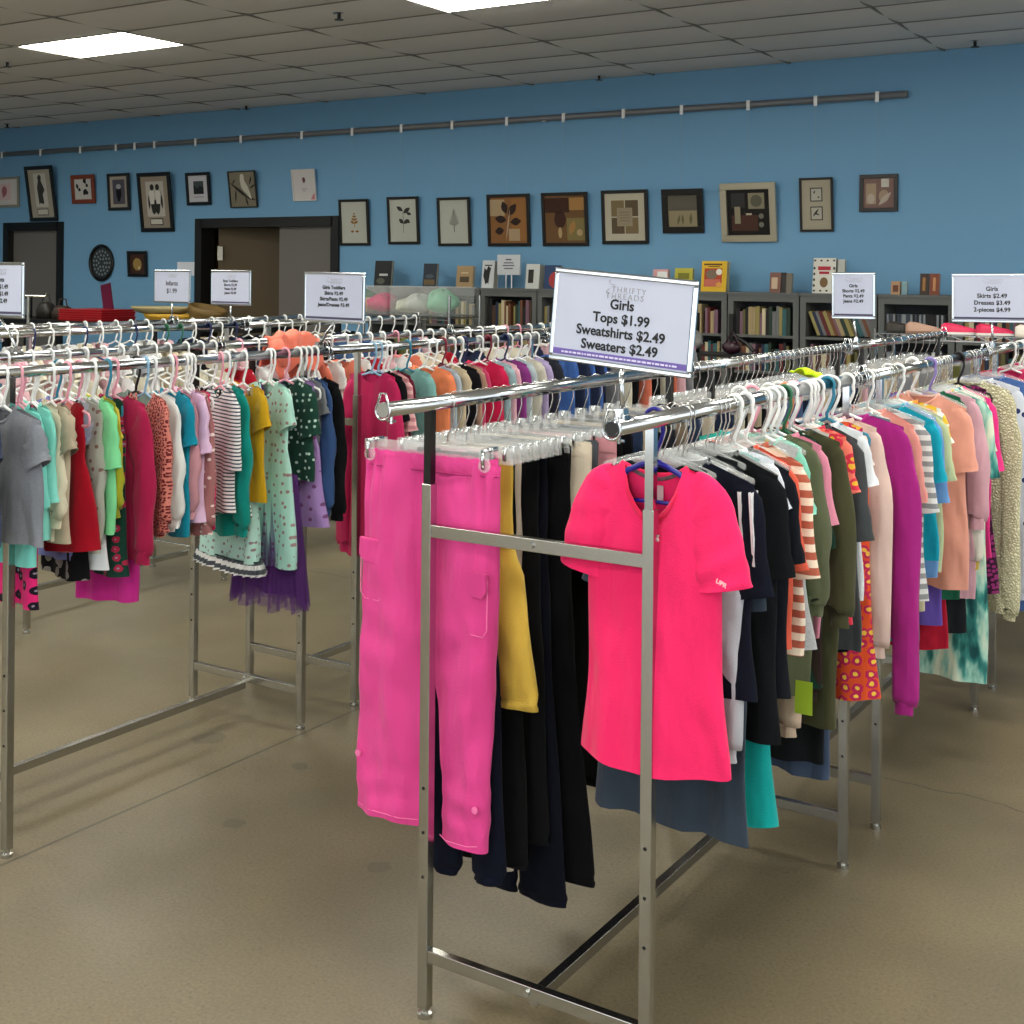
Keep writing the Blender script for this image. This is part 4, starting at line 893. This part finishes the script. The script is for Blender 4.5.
put('hook',MH['whook'],WIRE,th); m=MB().bbox((-.215,-.003,-.128),(.125,.003,-.100)); put('bar',m.mesh('bar'),CLEAR,th)
for x in(-.208,.118):
    c=put('clip',MB().bbox((-.013,-.028,-.122),(.013,-.024,-.098)).bbox((-.013,.022,-.122),(.013,.026,-.098)).tube([(0,-.026,-.134),(0,-.0235,-.134)],.016,16).mesh('clip'),CLEAR,th,(x,0,0))
    put('spring',MB().tube([(0,-.03,-.102),(0,-.033,-.12),(0,-.03,-.142)],.0045,8).tube([(0,-.03,-.102),(0,.026,-.102)],.006,8).mesh('spring',True),CHROME,c)
def trousers(x,y,hw,hem,pat,desc,row,rz=0,cuff=False,spr=0):
    GSEED[0]+=1; sd=GSEED[0]; m=fabric(*pat); z0=-.125
    t=thing('trousers',desc+' on '+row,'trousers',(x,y,RZ),rz)
    for s_ in(-1,1):
        k=random.uniform(.4,.52)*(1.25 if 'flared' in desc else 1)
        pa=[(s_*hw*.49,z0,hw*.52,.014,0),(s_*hw*.5,z0-.22,hw*.54,.02,.001*s_),(s_*hw*.52+spr*.45,z0+(hem-z0)*.5,hw*.46,.02,.002*s_),(s_*hw*.55+spr,hem+.03,hw*k,.018,.002*s_),(s_*hw*.55+spr,hem,hw*k*(.7 if cuff else 1),.016,.002*s_)]
        put('trouser_leg',ftube(pa,16,.0035,sd+s_,sub=5,lin_=True).mesh('trouser_leg',True),m,t)
    put('waistband',ftube([(0,z0+.006,hw*1.0,.015,0),(0,z0-.03,hw*1.01,.016,0)],24,.001,sd,sub=2).mesh('waistband',True),m,t)
    hanger('clip',(x,y,RZ),rz,'clear clip hanger holding the '+desc)
    return t
for i,(y,hw,z,pat,desc,spr) in enumerate(LP):
    trousers(-1.73,y,hw*random.uniform(.96,1.04),z,pat,desc,'the nearest rack',R(random.uniform(-3,3)),'cuff' in desc,spr)
# ---------------------------------------------------------------- fuller rails behind
def pal_item(rail,y,k,tip,st,hem,col,desc,hc,row,detail=False): pass
COLS=[('white','#e2e4e4'),('pale pink','#e3b9c2'),('grey','#8d9096'),('navy','#222b45'),('black','#121316'),('red','#b0182c'),('blue','#3f66b0'),('beige','#c4b49a'),('hot pink','#d8387c'),('teal','#2f8f92'),('lilac','#a596c8'),('olive','#6c6f3e'),('coral','#e07a62'),('cream','#dcd6c2'),('denim blue','#46618a'),('mint','#93cdb8'),('yellow','#d8bc4c'),('plum','#5a2a52')]
def rail_fill(x,ya,yb,n,row,hset,cset,kind='T',size=(.14,.18),drop=(-.5,-.62),clip=False,skip=0):
    cols=dict(COLS); last=None
    for i in range(n):
        y=ya+(yb-ya)*(i+.5)/n+random.uniform(-.01,.01)
        cn=random.choice([c for c in cset if c!=last] or cset); last=cn; hc=random.choice(hset)
        rz=R(random.uniform(-10,6)); tip=random.uniform(*size); hem=random.uniform(*drop)
        desc=cn+(' trousers' if clip else {'T':' tee','L':' long-sleeve top','N':' sleeveless top'}[kind if not isinstance(kind,list) else 'T'])
        GSEED[0]+=1
        g='clothes on '+row; gh='hangers on '+row
        if random.random()<skip:
            if clip: hanger('clip',(x,y,RZ),rz,'empty-looking clear clip hanger on '+row,group=gh)
            else: hanger(hc,(x,y,RZ),rz,hc+' empty-looking hanger on '+row,.14,group=gh)
            continue
        k=kind if not isinstance(kind,list) else random.choice(kind)
        mat=fabric('plain',(cols[cn],))
        if clip:
            t=thing('trousers',cn+' trousers on '+row,'trousers',(x,y,RZ),rz,g); z0=-.125; hw=tip
            for s_ in(-1,1): put('trouser_leg',ftube([(s_*hw*.49,z0,hw*.52,.014,0),(s_*hw*.52,z0+(hem-z0)*.5,hw*.46,.018,0),(s_*hw*.53,hem,hw*.42,.016,0)],10,.002,GSEED[0],sub=3).mesh('trouser_leg',True),mat,t)
            hanger('clip',(x,y,RZ),rz,'clear clip hanger with steel hook on '+row,group=gh)
        else:
            nm,cat=CATN[k]; 
            t=thing(nm,'%s %s hanging on %s'%(cn,{'T':'tee','L':'long-sleeve top','N':'sleeveless top'}[k],row),'top' if k=='N' else cat,(x,y,RZ),rz,g)
            shirt_parts(k,tip,-.22 if k=='T' else hem,hem,mat,GSEED[0],t,False,dep=.018)
            hanger(hc,(x,y,RZ),rz,('clear' if hc=='clear' else hc)+' plastic hanger on '+row,tip-.04,group=gh)
rail_fill(-1.72,3.78,5.28,30,'the inner rail of the second right-hand rack',['clear'],['beige','grey','black','cream','navy','pale pink','denim blue'],clip=True,size=(.13,.16),drop=(-.75,-1.05),skip=.25)
rail_fill(-1.72,5.38,6.9,12,'the inner rail of the third right-hand rack',['clear'],['beige','grey','cream','olive'],clip=True,size=(.13,.16),drop=(-.7,-1.0),skip=.2)
rail_fill(-1.165,5.95,6.85,9,'the outer rail of the third right-hand rack',['clear','white'],['hot pink','cream','denim blue','navy','coral'],'L',(.19,.23),(-.6,-.8))
rail_fill(-3.745,2.55,3.72,15,'the inner rail of the left rack',['white'],['white','pale pink','grey','cream','hot pink','white'],'T',(.10,.13),(-.30,-.40),skip=.3)
rail_fill(-3.745,3.78,5.28,16,'the inner rail of the second left rack',['white','white','pink'],['pale pink','cream','white','coral','red'],'T',(.11,.14),(-.35,-.5),skip=.15)
rail_fill(-3.19,5.82,6.85,9,'the outer rail of the third left rack',['white'],['cream','pale pink','grey','coral','black'],'T',(.15,.17),(-.45,-.6))
rail_fill(-3.19,5.40,5.78,6,'the near end of the third left rack',['white'],['blue','navy','blue'],'T',(.15,.17),(-.45,-.6))
rail_fill(-3.745,5.40,6.85,12,'the inner rail of the third left rack',['white','white','pink'],['white','pale pink','cream','navy'],'T',(.13,.15),(-.4,-.5))
rail_fill(-5.08,3.70,5.2,15,'the outer rail of the third row rack',['white','white','navy','green'],['white','pale pink','grey','cream','black','beige'],'T',(.10,.13),(-.3,-.42),skip=.1)
rail_fill(-5.08,5.3,6.85,13,'the outer rail of the far third row rack',['white'],['grey','denim blue','black','olive','white','pale pink','navy'],'T',(.15,.18),(-.45,-.6))
rail_fill(-5.64,4.1,5.2,10,'the inner rail of the third row rack',['white'],['white','cream','grey','pale pink'],'T',(.11,.14),(-.35,-.45),skip=.2)
rail_fill(-5.64,5.3,6.85,10,'the inner rail of the far third row rack',['white'],['grey','navy','black','olive','beige'],'T',(.15,.18),(-.45,-.6))
# mint skirt with a white ruffled hem, and the tulle layers of the purple dress
t=thing('skirt','pale mint floral skirt with a white pleated ruffle hem on the left rack','skirt',(-3.27,3.30,RZ),R(-16))
b_=body(.10,-.16,-.70,[(0,.10,.012),(.3,.13,.02),(1,.20,.045)],.01,0,0,.014,77,nu=60)
put('body',b_.mesh('body',True),fabric('dot',('#b3dbd2','#8a7a80'),.03),t)
rg=[]
for j in range(5):
    u=j/4; rg.append([((.198+.012*u)*spow(math.cos(a),.8)*1.0,(.048+.01*u)*math.sin(a)+(.004+.012*u)*math.sin(42*a),-.695-.045*u+.004*math.sin(21*a)) for a in [2*PI*k/160 for k in range(160)]])
put('ruffle',MB().rings(rg).mesh('ruffle',True),fabric('stripe',('#e6e8e6','#4c5258'),.03),t)
put('piping',MB().tube([(.199*spow(math.cos(a),.8),.049*math.sin(a),-.695) for a in [2*PI*k/40 for k in range(40)]],.003,6,closed=True).mesh('piping',True),fabric('plain',('#23403c',)),t)
hanger('clip',(-3.27,3.30,RZ),R(-16),'clear clip hanger holding the pale mint floral skirt')
for o in list(bpy.data.objects):
    if o.get('label','').startswith('dark purple tulle'):
        for q in range(3):
            rg=[]
            for j in range(6):
                u=j/5; rg.append([((.11+.05*u+.008*q)*spow(math.cos(a),.8),(.03+.03*u+.006*q)*math.sin(a)+(.006+.012*u)*math.sin((17+4*q)*a+q),-.42-(.40+.03*q)*u+.012*math.sin(9*a+q)*u) for a in [2*PI*k/120 for k in range(120)]])
            put('tulle_layer',MB().rings(rg).mesh('tulle_layer',True),plain('#5b2a78',.8,alpha=.45),o)
# coral top draped over the inner rail of the left rack
t=thing('draped_sweater','coral orange knit top thrown over the inner rail near the toddler price sign','top',(-3.745,4.12,RZ+.004),0); t.scale=(.85,.85,.8)
CM=fabric('plain',('#f0806a',)); rg=[]
for i in range(15):
    v=-1+2*i/14; rr=[]
    for k in range(17):
        u=-1+2*k/16; a=u*PI*.5
        if abs(u)<.35: x=.045*math.sin(u/.35*PI/2); z=.028+.022*math.cos(u/.35*PI/2)
        else:
            d=(abs(u)-.35)/.65; x=math.copysign(.045+.055*d,u); z=.028-.17*d-.02*math.sin(5*v)
        rr.append((x+.008*math.sin(9*v+3*u),v*.16*(1+.12*math.sin(3*u)),z+.012*math.sin(11*v+4*u)-.03*v*v))
    rg.append(rr)
m=MB().rings(rg,close=False); o=put('body',m.mesh('body',True),CM,t); so=o.modifiers.new('solid','SOLIDIFY'); so.thickness=.012
m=MB().tube([(.06,-.16,0),(.10,-.17,-.05),(.13,-.16,-.12)],[.035,.032,.026],10); put('sleeve',m.mesh('sleeve',True),CM,t)
t=thing('draped_tag_cloth','lime yellow slip of cloth lying over the hangers of the nearest rack','cloth',(-1.29,3.62,1.402),R(60))
m=MB(); rg=[[( .07*(u-.5)+.004*math.sin(9*v), .07*(v-.5), .008*math.sin(4*u+1)-.05*(v-.5)**2+.008*math.sin(7*v)) for v in [q/8 for q in range(9)]] for u in [q/8 for q in range(9)]]
o=put('cloth',MB().rings(rg,close=False).mesh('cloth',True),fabric('plain',('#c9f01e',)),t); so=o.modifiers.new('s','SOLIDIFY'); so.thickness=.004
tag(put('price_tag',MB().bbox((-.022,-.001,-.04),(.022,.001,.04)).mesh('tag'),plain('#a9c832',.6),None,(-1.075,3.02,.66),(0,0,0)),'lime green paper tag hanging among the dark clothes of the nearest rack','tag')
# ---------------------------------------------------------------- price signs
INK=plain('#1b1b1f',.6); INK2=plain('#9a9aa2',.6); PURP=plain('#6b5aa6',.6)
SFR=plain('#c6ccd0',.16,1,'polished_sign_frame')
def sign(x,y,zc,w_,h,lines,label,yaw=0,roll=0,clampx=None,big=False,bold=.0012,size=.024,zstem=RZ+.015,frame=.011,logo=True,strip=True):
    t=thing('price_sign',label,'price sign',(x,y,zstem),yaw)
    cx=(clampx if clampx is not None else 0)
    ob('stem',MB().tube([(0,0,.0),(cx*.5,0,(zc-zstem-h/2)*.6),(cx,0,zc-zstem-h/2)],.005,10),CHROME,t,smooth=True)
    ob('clamp',MB().tube([(0,-.012,.0),(0,.012,.0)],.012,10).bbox((-.008,-.01,-.004),(.008,.01,.02)),CHROME,t)
    f=put('panel_frame',MB().poly(rect(-w_/2,-h/2,w_/2,-h/2+frame),.010).poly(rect(-w_/2,h/2-frame,w_/2,h/2),.010).poly(rect(-w_/2,-h/2+frame,-w_/2+frame,h/2-frame),.010).poly(rect(w_/2-frame,-h/2+frame,w_/2,h/2-frame),.010).mesh('frame'),SFR,t,(cx,-.005,zc-zstem),(0,roll,0))
    bv=f.modifiers.new('b','BEVEL'); bv.width=.003; bv.segments=2
    pp=put('paper',MB().bbox((-w_/2+frame*.7,.002,-h/2+frame*.7),(w_/2-frame*.7,.006,h/2-frame*.7)).mesh('paper'),plain('#b9bfd4',.4,name='sign_paper'),f)
    if strip:
        put('footer_strip',MB().bbox((-w_/2+frame,.0012,-h/2+frame*1.25),(w_/2-frame,.002,-h/2+frame*1.25+(.012 if big else .008))).mesh('strip'),PURP if big else plain('#44405c',.6),pp)
    z=h/2-frame-.022 if big else h/2-frame-.018
    if logo:
        s=.0165 if big else .013
        text('THRIFTY',s,INK2,pp,(.012,.0015,z),(R(90),0,0),'logo_lettering',-.0001,spacing=1.25); text('THREADS',s,INK2,pp,(.004,.0015,z-s*.78),(R(90),0,0),'logo_lettering',-.0001,spacing=1.25)
        put('needle_thread',MB().tube([(-.028,.001,z+s*1.15),(-.033,.001,z+s*.9),(-.026,.001,z+s*.6),(-.018,.001,z+s*.55)],.0006,4).tube([(-.03,.001,z+.1*s),(-.037,.001,z-.3*s),(-.03,.001,z-.5*s)],.0006,4).mesh('needle'),INK2,pp)
        z-=s*.78+size*(.62 if big else 1.0)
    for ln in lines:
        text(ln,size,INK,pp,(0,.0015,z),(R(90),0,0),'lettering',bold); z-=size*(1.02 if big else 1.15)
    if big:
        m=MB(); x_=-w_/2+.03; rr=random.Random(3)
        while x_<w_/2-.035:
            l=rr.uniform(.003,.011); m.bbox((x_,.0006,-h/2+frame*1.25+.004),(x_+l,.0012,-h/2+frame*1.25+.0075)); x_+=l+.0025
        put('small_print',m.mesh('small_print'),plain('#d8d4ee',.6),pp)
    return t
sign(-1.165,2.235,1.590,.314,.186,['Girls','Tops $1.99','Sweatshirts $2.49','Sweaters $2.49'],'large price sign reading Girls Tops Sweatshirts Sweaters on a stem on nearest rack',0,R(4.6),-.004,True,.0007,.0272)
sign(-3.19,3.67,1.587,.29,.188,['Girls Toddlers','Shirts $2.49','Skirts/Pants $2.49','Jeans/Dresses $3.49'],'white price sign reading Girls Toddlers on the left rack, before the double door',0,R(.6),.075,False,.0006,.0185)
sign(-5.08,5.12,1.59,.30,.192,['Boys Toddlers','Shorts $2.49','Pants $2.49','Jeans $2.49'],'small price sign reading Boys Toddlers on the third row, before the dark doorway',0,0,0,False,.0006,.019)
sign(-5.645,5.22,1.59,.30,.19,['Infants','$1.99'],'small price sign reading Infants 1.99 on the third row',0,0,0,False,.0004,.038,strip=False)
sign(-3.745,2.78,1.61,.26,.19,['Infants','Tops $1.49','Pants $1.49','Sets $2.49'],'white price sign cut off by the left edge of the photo',0,0,-.10,False,.0006,.021)
sign(-1.722,5.46,1.60,.19,.2,['Girls','Shorts $2.49','Pants $2.49','Jeans $2.49'],'narrow upright price sign reading Girls Shorts Pants Jeans on second right-hand rack',0,R(-.5),-.015,False,.0006,.019)
sign(-1.165,5.47,1.60,.32,.2,['Girls','Skirts $2.49','Dresses $3.49','2-pieces $4.99'],'wide price sign reading Girls Skirts Dresses 2-pieces at the right edge of the photo',0,R(-.6),-.004,False,.0006,.0245)
# ---------------------------------------------------------------- clutter in front of the wall
# dark table with trays and bags, far left
t=thing('display_table','dark display table far back under the oval frame, piled with trays and bags','table',(-9.6,8.3,.2))
ob('table_top',MB().bbox((-1.9,-.35,.96),(1.9,.35,1.0)),BLACK,t)
for a in(-1.85,1.85):
    for b in(-.3,.3): ob('leg',MB().bbox((a-.02,b-.02,-.2),(a+.02,b+.02,.96)),DKMETAL,t)
for k in range(5):
    tag(ob('red_tray',MB().bbox((-.3,-.2,0),(.3,.2,.018)).bbox((-.31,-.21,.014),(.31,.21,.02)),plain('#b01c22',.4),None,(-10.0+.01*(k%2),8.3,1.2+.022*k)),'shallow red tray in the stack on the dark display table'+(', topmost' if k==4 else ''),'tray','stacked red trays')
def basket(x,y,z,rx,ry,h,col,label,nm='basket',cat='basket',tilt=0):
    m=MB(); rg=[]
    for j,(u,s_) in enumerate(((0,.7),(.3,.85),(.7,.96),(1,1),(1,.95),(.5,.85),(.1,.68))):
        rg.append([(rx*s_*math.cos(2*PI*k/20),ry*s_*math.sin(2*PI*k/20),h*u) for k in range(20)])
    o=ob(nm,m.rings(rg,cap0=True,cap1=True),plain(col,.6),None,(x,y,z),(0,tilt,0),smooth=True); return tag(o,label,cat)
basket(-8.95,8.3,1.2,.33,.22,.09,'#c69a2e','mustard yellow shallow basket on the dark display table')
basket(-9.05,8.25,1.292,.36,.2,.06,'#b3a67c','straw-coloured shallow basket on top of the mustard one')
basket(-8.55,8.3,1.2,.2,.15,.16,'#6a5428','brown woven basket standing right of the yellow baskets',tilt=.2)
for k,(x,w_,h,c,l) in enumerate([(-11.1,.28,.2,'#1a1a1c','black framed mirror leaning at the left end of the display table'),(-10.75,.2,.16,'#26241f','dark rounded handbag beside the black mirror'),(-10.5,.22,.13,'#3a2f28','brown purse on the display table left of the red trays')]):
    if k==0:
        o=thing('leaning_frame',l,'frame',(x,8.3,1.2)); 
        ob('frame',MB().poly(rect(-.14,0,.14,.03),-.02).poly(rect(-.14,.19,.14,.22),-.02).poly(rect(-.14,.03,-.11,.19),-.02).poly(rect(.11,.03,.14,.19),-.02),BLACK,o); ob('mirror',MB().poly(rect(-.12,.02,.12,.2),-.008),plain('#9aa0a2',.2,.6),o)
    else:
        o=thing('handbag',l,'handbag',(x,8.3,1.2)); m=MB().rings([[(w_/2*s_*spow(math.cos(2*PI*q/16),.6),.07*s_*spow(math.sin(2*PI*q/16),.6),h*u) for q in range(16)] for u,s_ in((0,1),(.5,1.05),(.85,.8),(1,.5))],cap0=True,cap1=True)
        ob('body',m,plain(c,.5),o,smooth=True); ob('strap',MB().tube([(-w_*.3,0,h*.9),(-w_*.2,0,h*1.5),(w_*.2,0,h*1.5),(w_*.3,0,h*.9)],.008,6),plain(c,.5),o)
o=thing('glossy_magenta_folder','dark magenta card standing upright behind the red trays','card',(-10.0,8.42,1.3)); ob('card',MB().box((0,0,.12),(.14,.01,.26),Matrix.Rotation(-.2,3,'Y')),plain('#5c1430',.3),o)
# free-standing T stand before the plain door
t=thing('t_stand','thin chrome T-shaped display stand in front of the plain grey door','stand',(-7.97,6.0,0))
ob('pole',MB().tube([(0,0,.02),(0,0,1.49)],.012,10),STEEL,t); ob('arm',MB().tube([(-.15,0,1.49),(.2,0,1.49),(.2,0,1.515)],.009,8),STEEL,t); ob('foot',MB().tube([(0,0,0),(0,0,.02)],.16,20),STEEL,t)
# wire shelf with clear bins of soft goods
t=thing('wire_shelf','grey wire shelving unit with clear bins before the leftmost bookcase','shelf',(-6.65,8.75,0))
for a in(-.62,.62):
    for b in(-.22,.22): ob('post',MB().tube([(a,b,0),(a,b,1.5)],.012,8),STEEL,t)
for z in (.35,.75,1.33):
    m=MB()
    for k in range(9): m.tube([(-.62,-.22+.055*k,z),(.62,-.22+.055*k,z)],.004,5)
    for a in(-.62,0,.62): m.tube([(a,-.22,z-.01),(a,.22,z-.01)],.005,5)
    for b in(-.22,.22): m.tube([(-.62,b,z),(.62,b,z)],.006,5).tube([(-.62,b,z-.03),(.62,b,z-.03)],.005,5)
    ob('wire_shelf_board',m,STEEL,t)
def lump(rx,ry,rz_,seed,n=18,mm=10):
    rr=random.Random(seed); a1,a2,a3=[rr.uniform(0,6) for _ in range(3)]; rg=[]
    for j in range(mm+1):
        ph=PI*j/mm; r_=[]
        for k in range(n):
            a=2*PI*k/n; q=1+.12*math.sin(3*a+a1+2*ph)+.1*math.sin(5*a+a2)*math.sin(3*ph+a3)
            r_.append((rx*q*math.sin(ph)*math.cos(a),ry*q*math.sin(ph)*math.sin(a),rz_*(1+math.cos(ph)*1.0)*(1+.08*math.sin(4*a))))
        rg.append(r_)
    return MB().rings(rg)
for x,cols,l in ((-6.98,[('#2f7a58',-.16),('#d0306c',.12),('#dca890',-.05)],'clear plastic bin with green, pink and peach soft goods'),(-6.36,[('#8fcfae',.1),('#c8ccc8',-.12),('#cfd2c0',-.2)],'clear plastic bin with mint and white soft goods')):
    o=thing('storage_bin',l+' on the wire shelf','storage bin',(x,8.75,1.335))
    m=MB().bbox((-.29,-.2,0),(.29,.2,.006)).bbox((-.29,-.2,0),(-.286,.2,.22)).bbox((.286,-.2,0),(.29,.2,.22)).bbox((-.29,-.2,0),(.29,-.196,.22)).bbox((-.29,.196,0),(.29,.2,.22))
    ob('tub',m,plain('#f4f8f8',.06,0,'thin_clear_plastic',alpha=.10),o); ob('lid',MB().bbox((-.3,-.21,.222),(.3,.21,.236)),CLEAR,o)
    for k,(c,dx) in enumerate(cols):
        s=lump(.12,.15,.098-.02*k,k+int(abs(x)*10)); p=tag(ob('folded_cloth',s,fabric('plain',(c,)),None,(x+dx,8.75-.02*k,1.345),smooth=True),{0:'bundle of soft goods at one end of the bin with ',1:'brightest bundle of soft goods in the bin with ',2:'small bundle of soft goods in the bin with '}[k]+('green pink and peach' if x<-6.5 else 'mint and white')+' things','cloth')
# black stand with a handbag before the bookcases
t=thing('accessory_stand','black metal stand carrying a handbag before the yellow cookbook bookcase','stand',(-3.62,8.3,0))
for a in(-.13,.13): ob('post',MB().bbox((a-.015,-.015,0),(a+.015,.015,1.42)),BLACK,t)
for z in(.2,.8,1.14): ob('shelf_board',MB().bbox((-.28,-.15,z-.012),(.28,.15,z+.006)),BLACK,t)
ob('arm',MB().tube([(.13,0,1.28),(.24,0,1.22),(.30,-.02,1.17)],.014,8),BLACK,t)
o=thing('handbag','silver and rose rounded handbag on the black stand','handbag',(-3.83,8.26,1.147))
ob('body',lump(.13,.07,.085,5),plain('#8c8a86',.4,.2),o,smooth=True); ob('strap',MB().tube([(-.09,0,.12),(-.06,0,.24),(.06,0,.24),(.09,0,.12)],.008,6),plain('#4a4644',.4),o); ob('trim_band',MB().bbox((-.12,-.072,.01),(.12,-.06,.045)),plain('#b0708a',.4),o)
o=thing('handbag','dark burgundy handbag leaning on the black stand','handbag',(-3.46,8.24,1.147)); ob('body',lump(.065,.04,.042,8),plain('#2a0e1c',.4),o,smooth=True); ob('strap',MB().tube([(-.05,0,.07),(0,0,.16),(.05,0,.07)],.007,6),plain('#2a0e1c',.4),o)
# shoe rack on the right
t=thing('wire_shelf','chrome wire shelf of shoes at the right, before the last bookcases','shelf',(-1.6,8.0,0))
for a in(-.75,.75):
    for b in(-.2,.2): ob('post',MB().tube([(a,b,0),(a,b,1.37)],.012,8),STEEL,t)
for z in(.5,.9,1.34):
    m=MB()
    for k in range(8): m.tube([(-.75,-.2+.057*k,z),(.75,-.2+.057*k,z)],.004,5)
    pz=[(-.75+1.5*k/20,-.2,z-(.03 if k%2 else .0)) for k in range(21)]; m.tube(pz,.004,5).tube([(-.75,-.2,z-.032),(.75,-.2,z-.032)],.005,5)
    ob('wire_shelf_board',m,STEEL,t)
def shoe(x,y,z,col,sole,label,rz=0,s=1):
    o=thing('shoe',label,'shoe',(x,y,z),rz); rg=[]
    for u,w_,h in ((0,.02,.05),(.03,.03,.068),(.08,.033,.062),(.13,.034,.05),(.18,.038,.038),(.22,.034,.028),(.245,.015,.015)):
        rg.append([(u*s,w_*s*math.cos(PI*k/8),max(0,h*s*math.sin(PI*k/8))+.012) for k in range(9)])
    ob('upper',MB().rings(rg,close=False,cap0=True,cap1=True),plain(col,.5),o,smooth=True)
    ob('sole',MB().add(*sole_mesh(s)),plain(sole,.6),o); return o
def sole_mesh(s):
    pts=[(0,-.022),(.03,-.032),(.1,-.034),(.18,-.04),(.23,-.032),(.25,0),(.23,.032),(.18,.04),(.1,.034),(.03,.032),(0,.022)]
    n=len(pts); vs=[(a*s,b*s,0) for a,b in pts]+[(a*s,b*s,.014) for a,b in pts]
    return vs,[tuple(range(n))[::-1],tuple(range(n,2*n))]+[(i,(i+1)%n,n+(i+1)%n,n+i) for i in range(n)]
SH=[(-2.05,'#2a2420','#1a1a1a','black shoe at the left end of the shoe shelf'),(-1.93,'#b89480','#8a6a5a','tan laced sandal beside the black shoe'),(-1.72,'#e02a5c','#e8e8e4','bright pink slipper, left one of the pink pair'),(-1.52,'#d82456','#e8e8e4','bright pink slipper, right one of the pink pair'),(-1.30,'#e4ddd2','#d8cfc0','cream flat shoe right of the pink pair'),(-1.10,'#d8c0b0','#d8cfc0','blush flat shoe on the shoe shelf'),(-.92,'#e8e6e0','#c8c0b4','white trainer near the right edge'),(-.78,'#1c1c20','#c8c0b4','black trainer at the right edge')]
for x,c,s_,l in SH: shoe(x-.25,7.86,1.345,c,s_,l,R(20),.85)
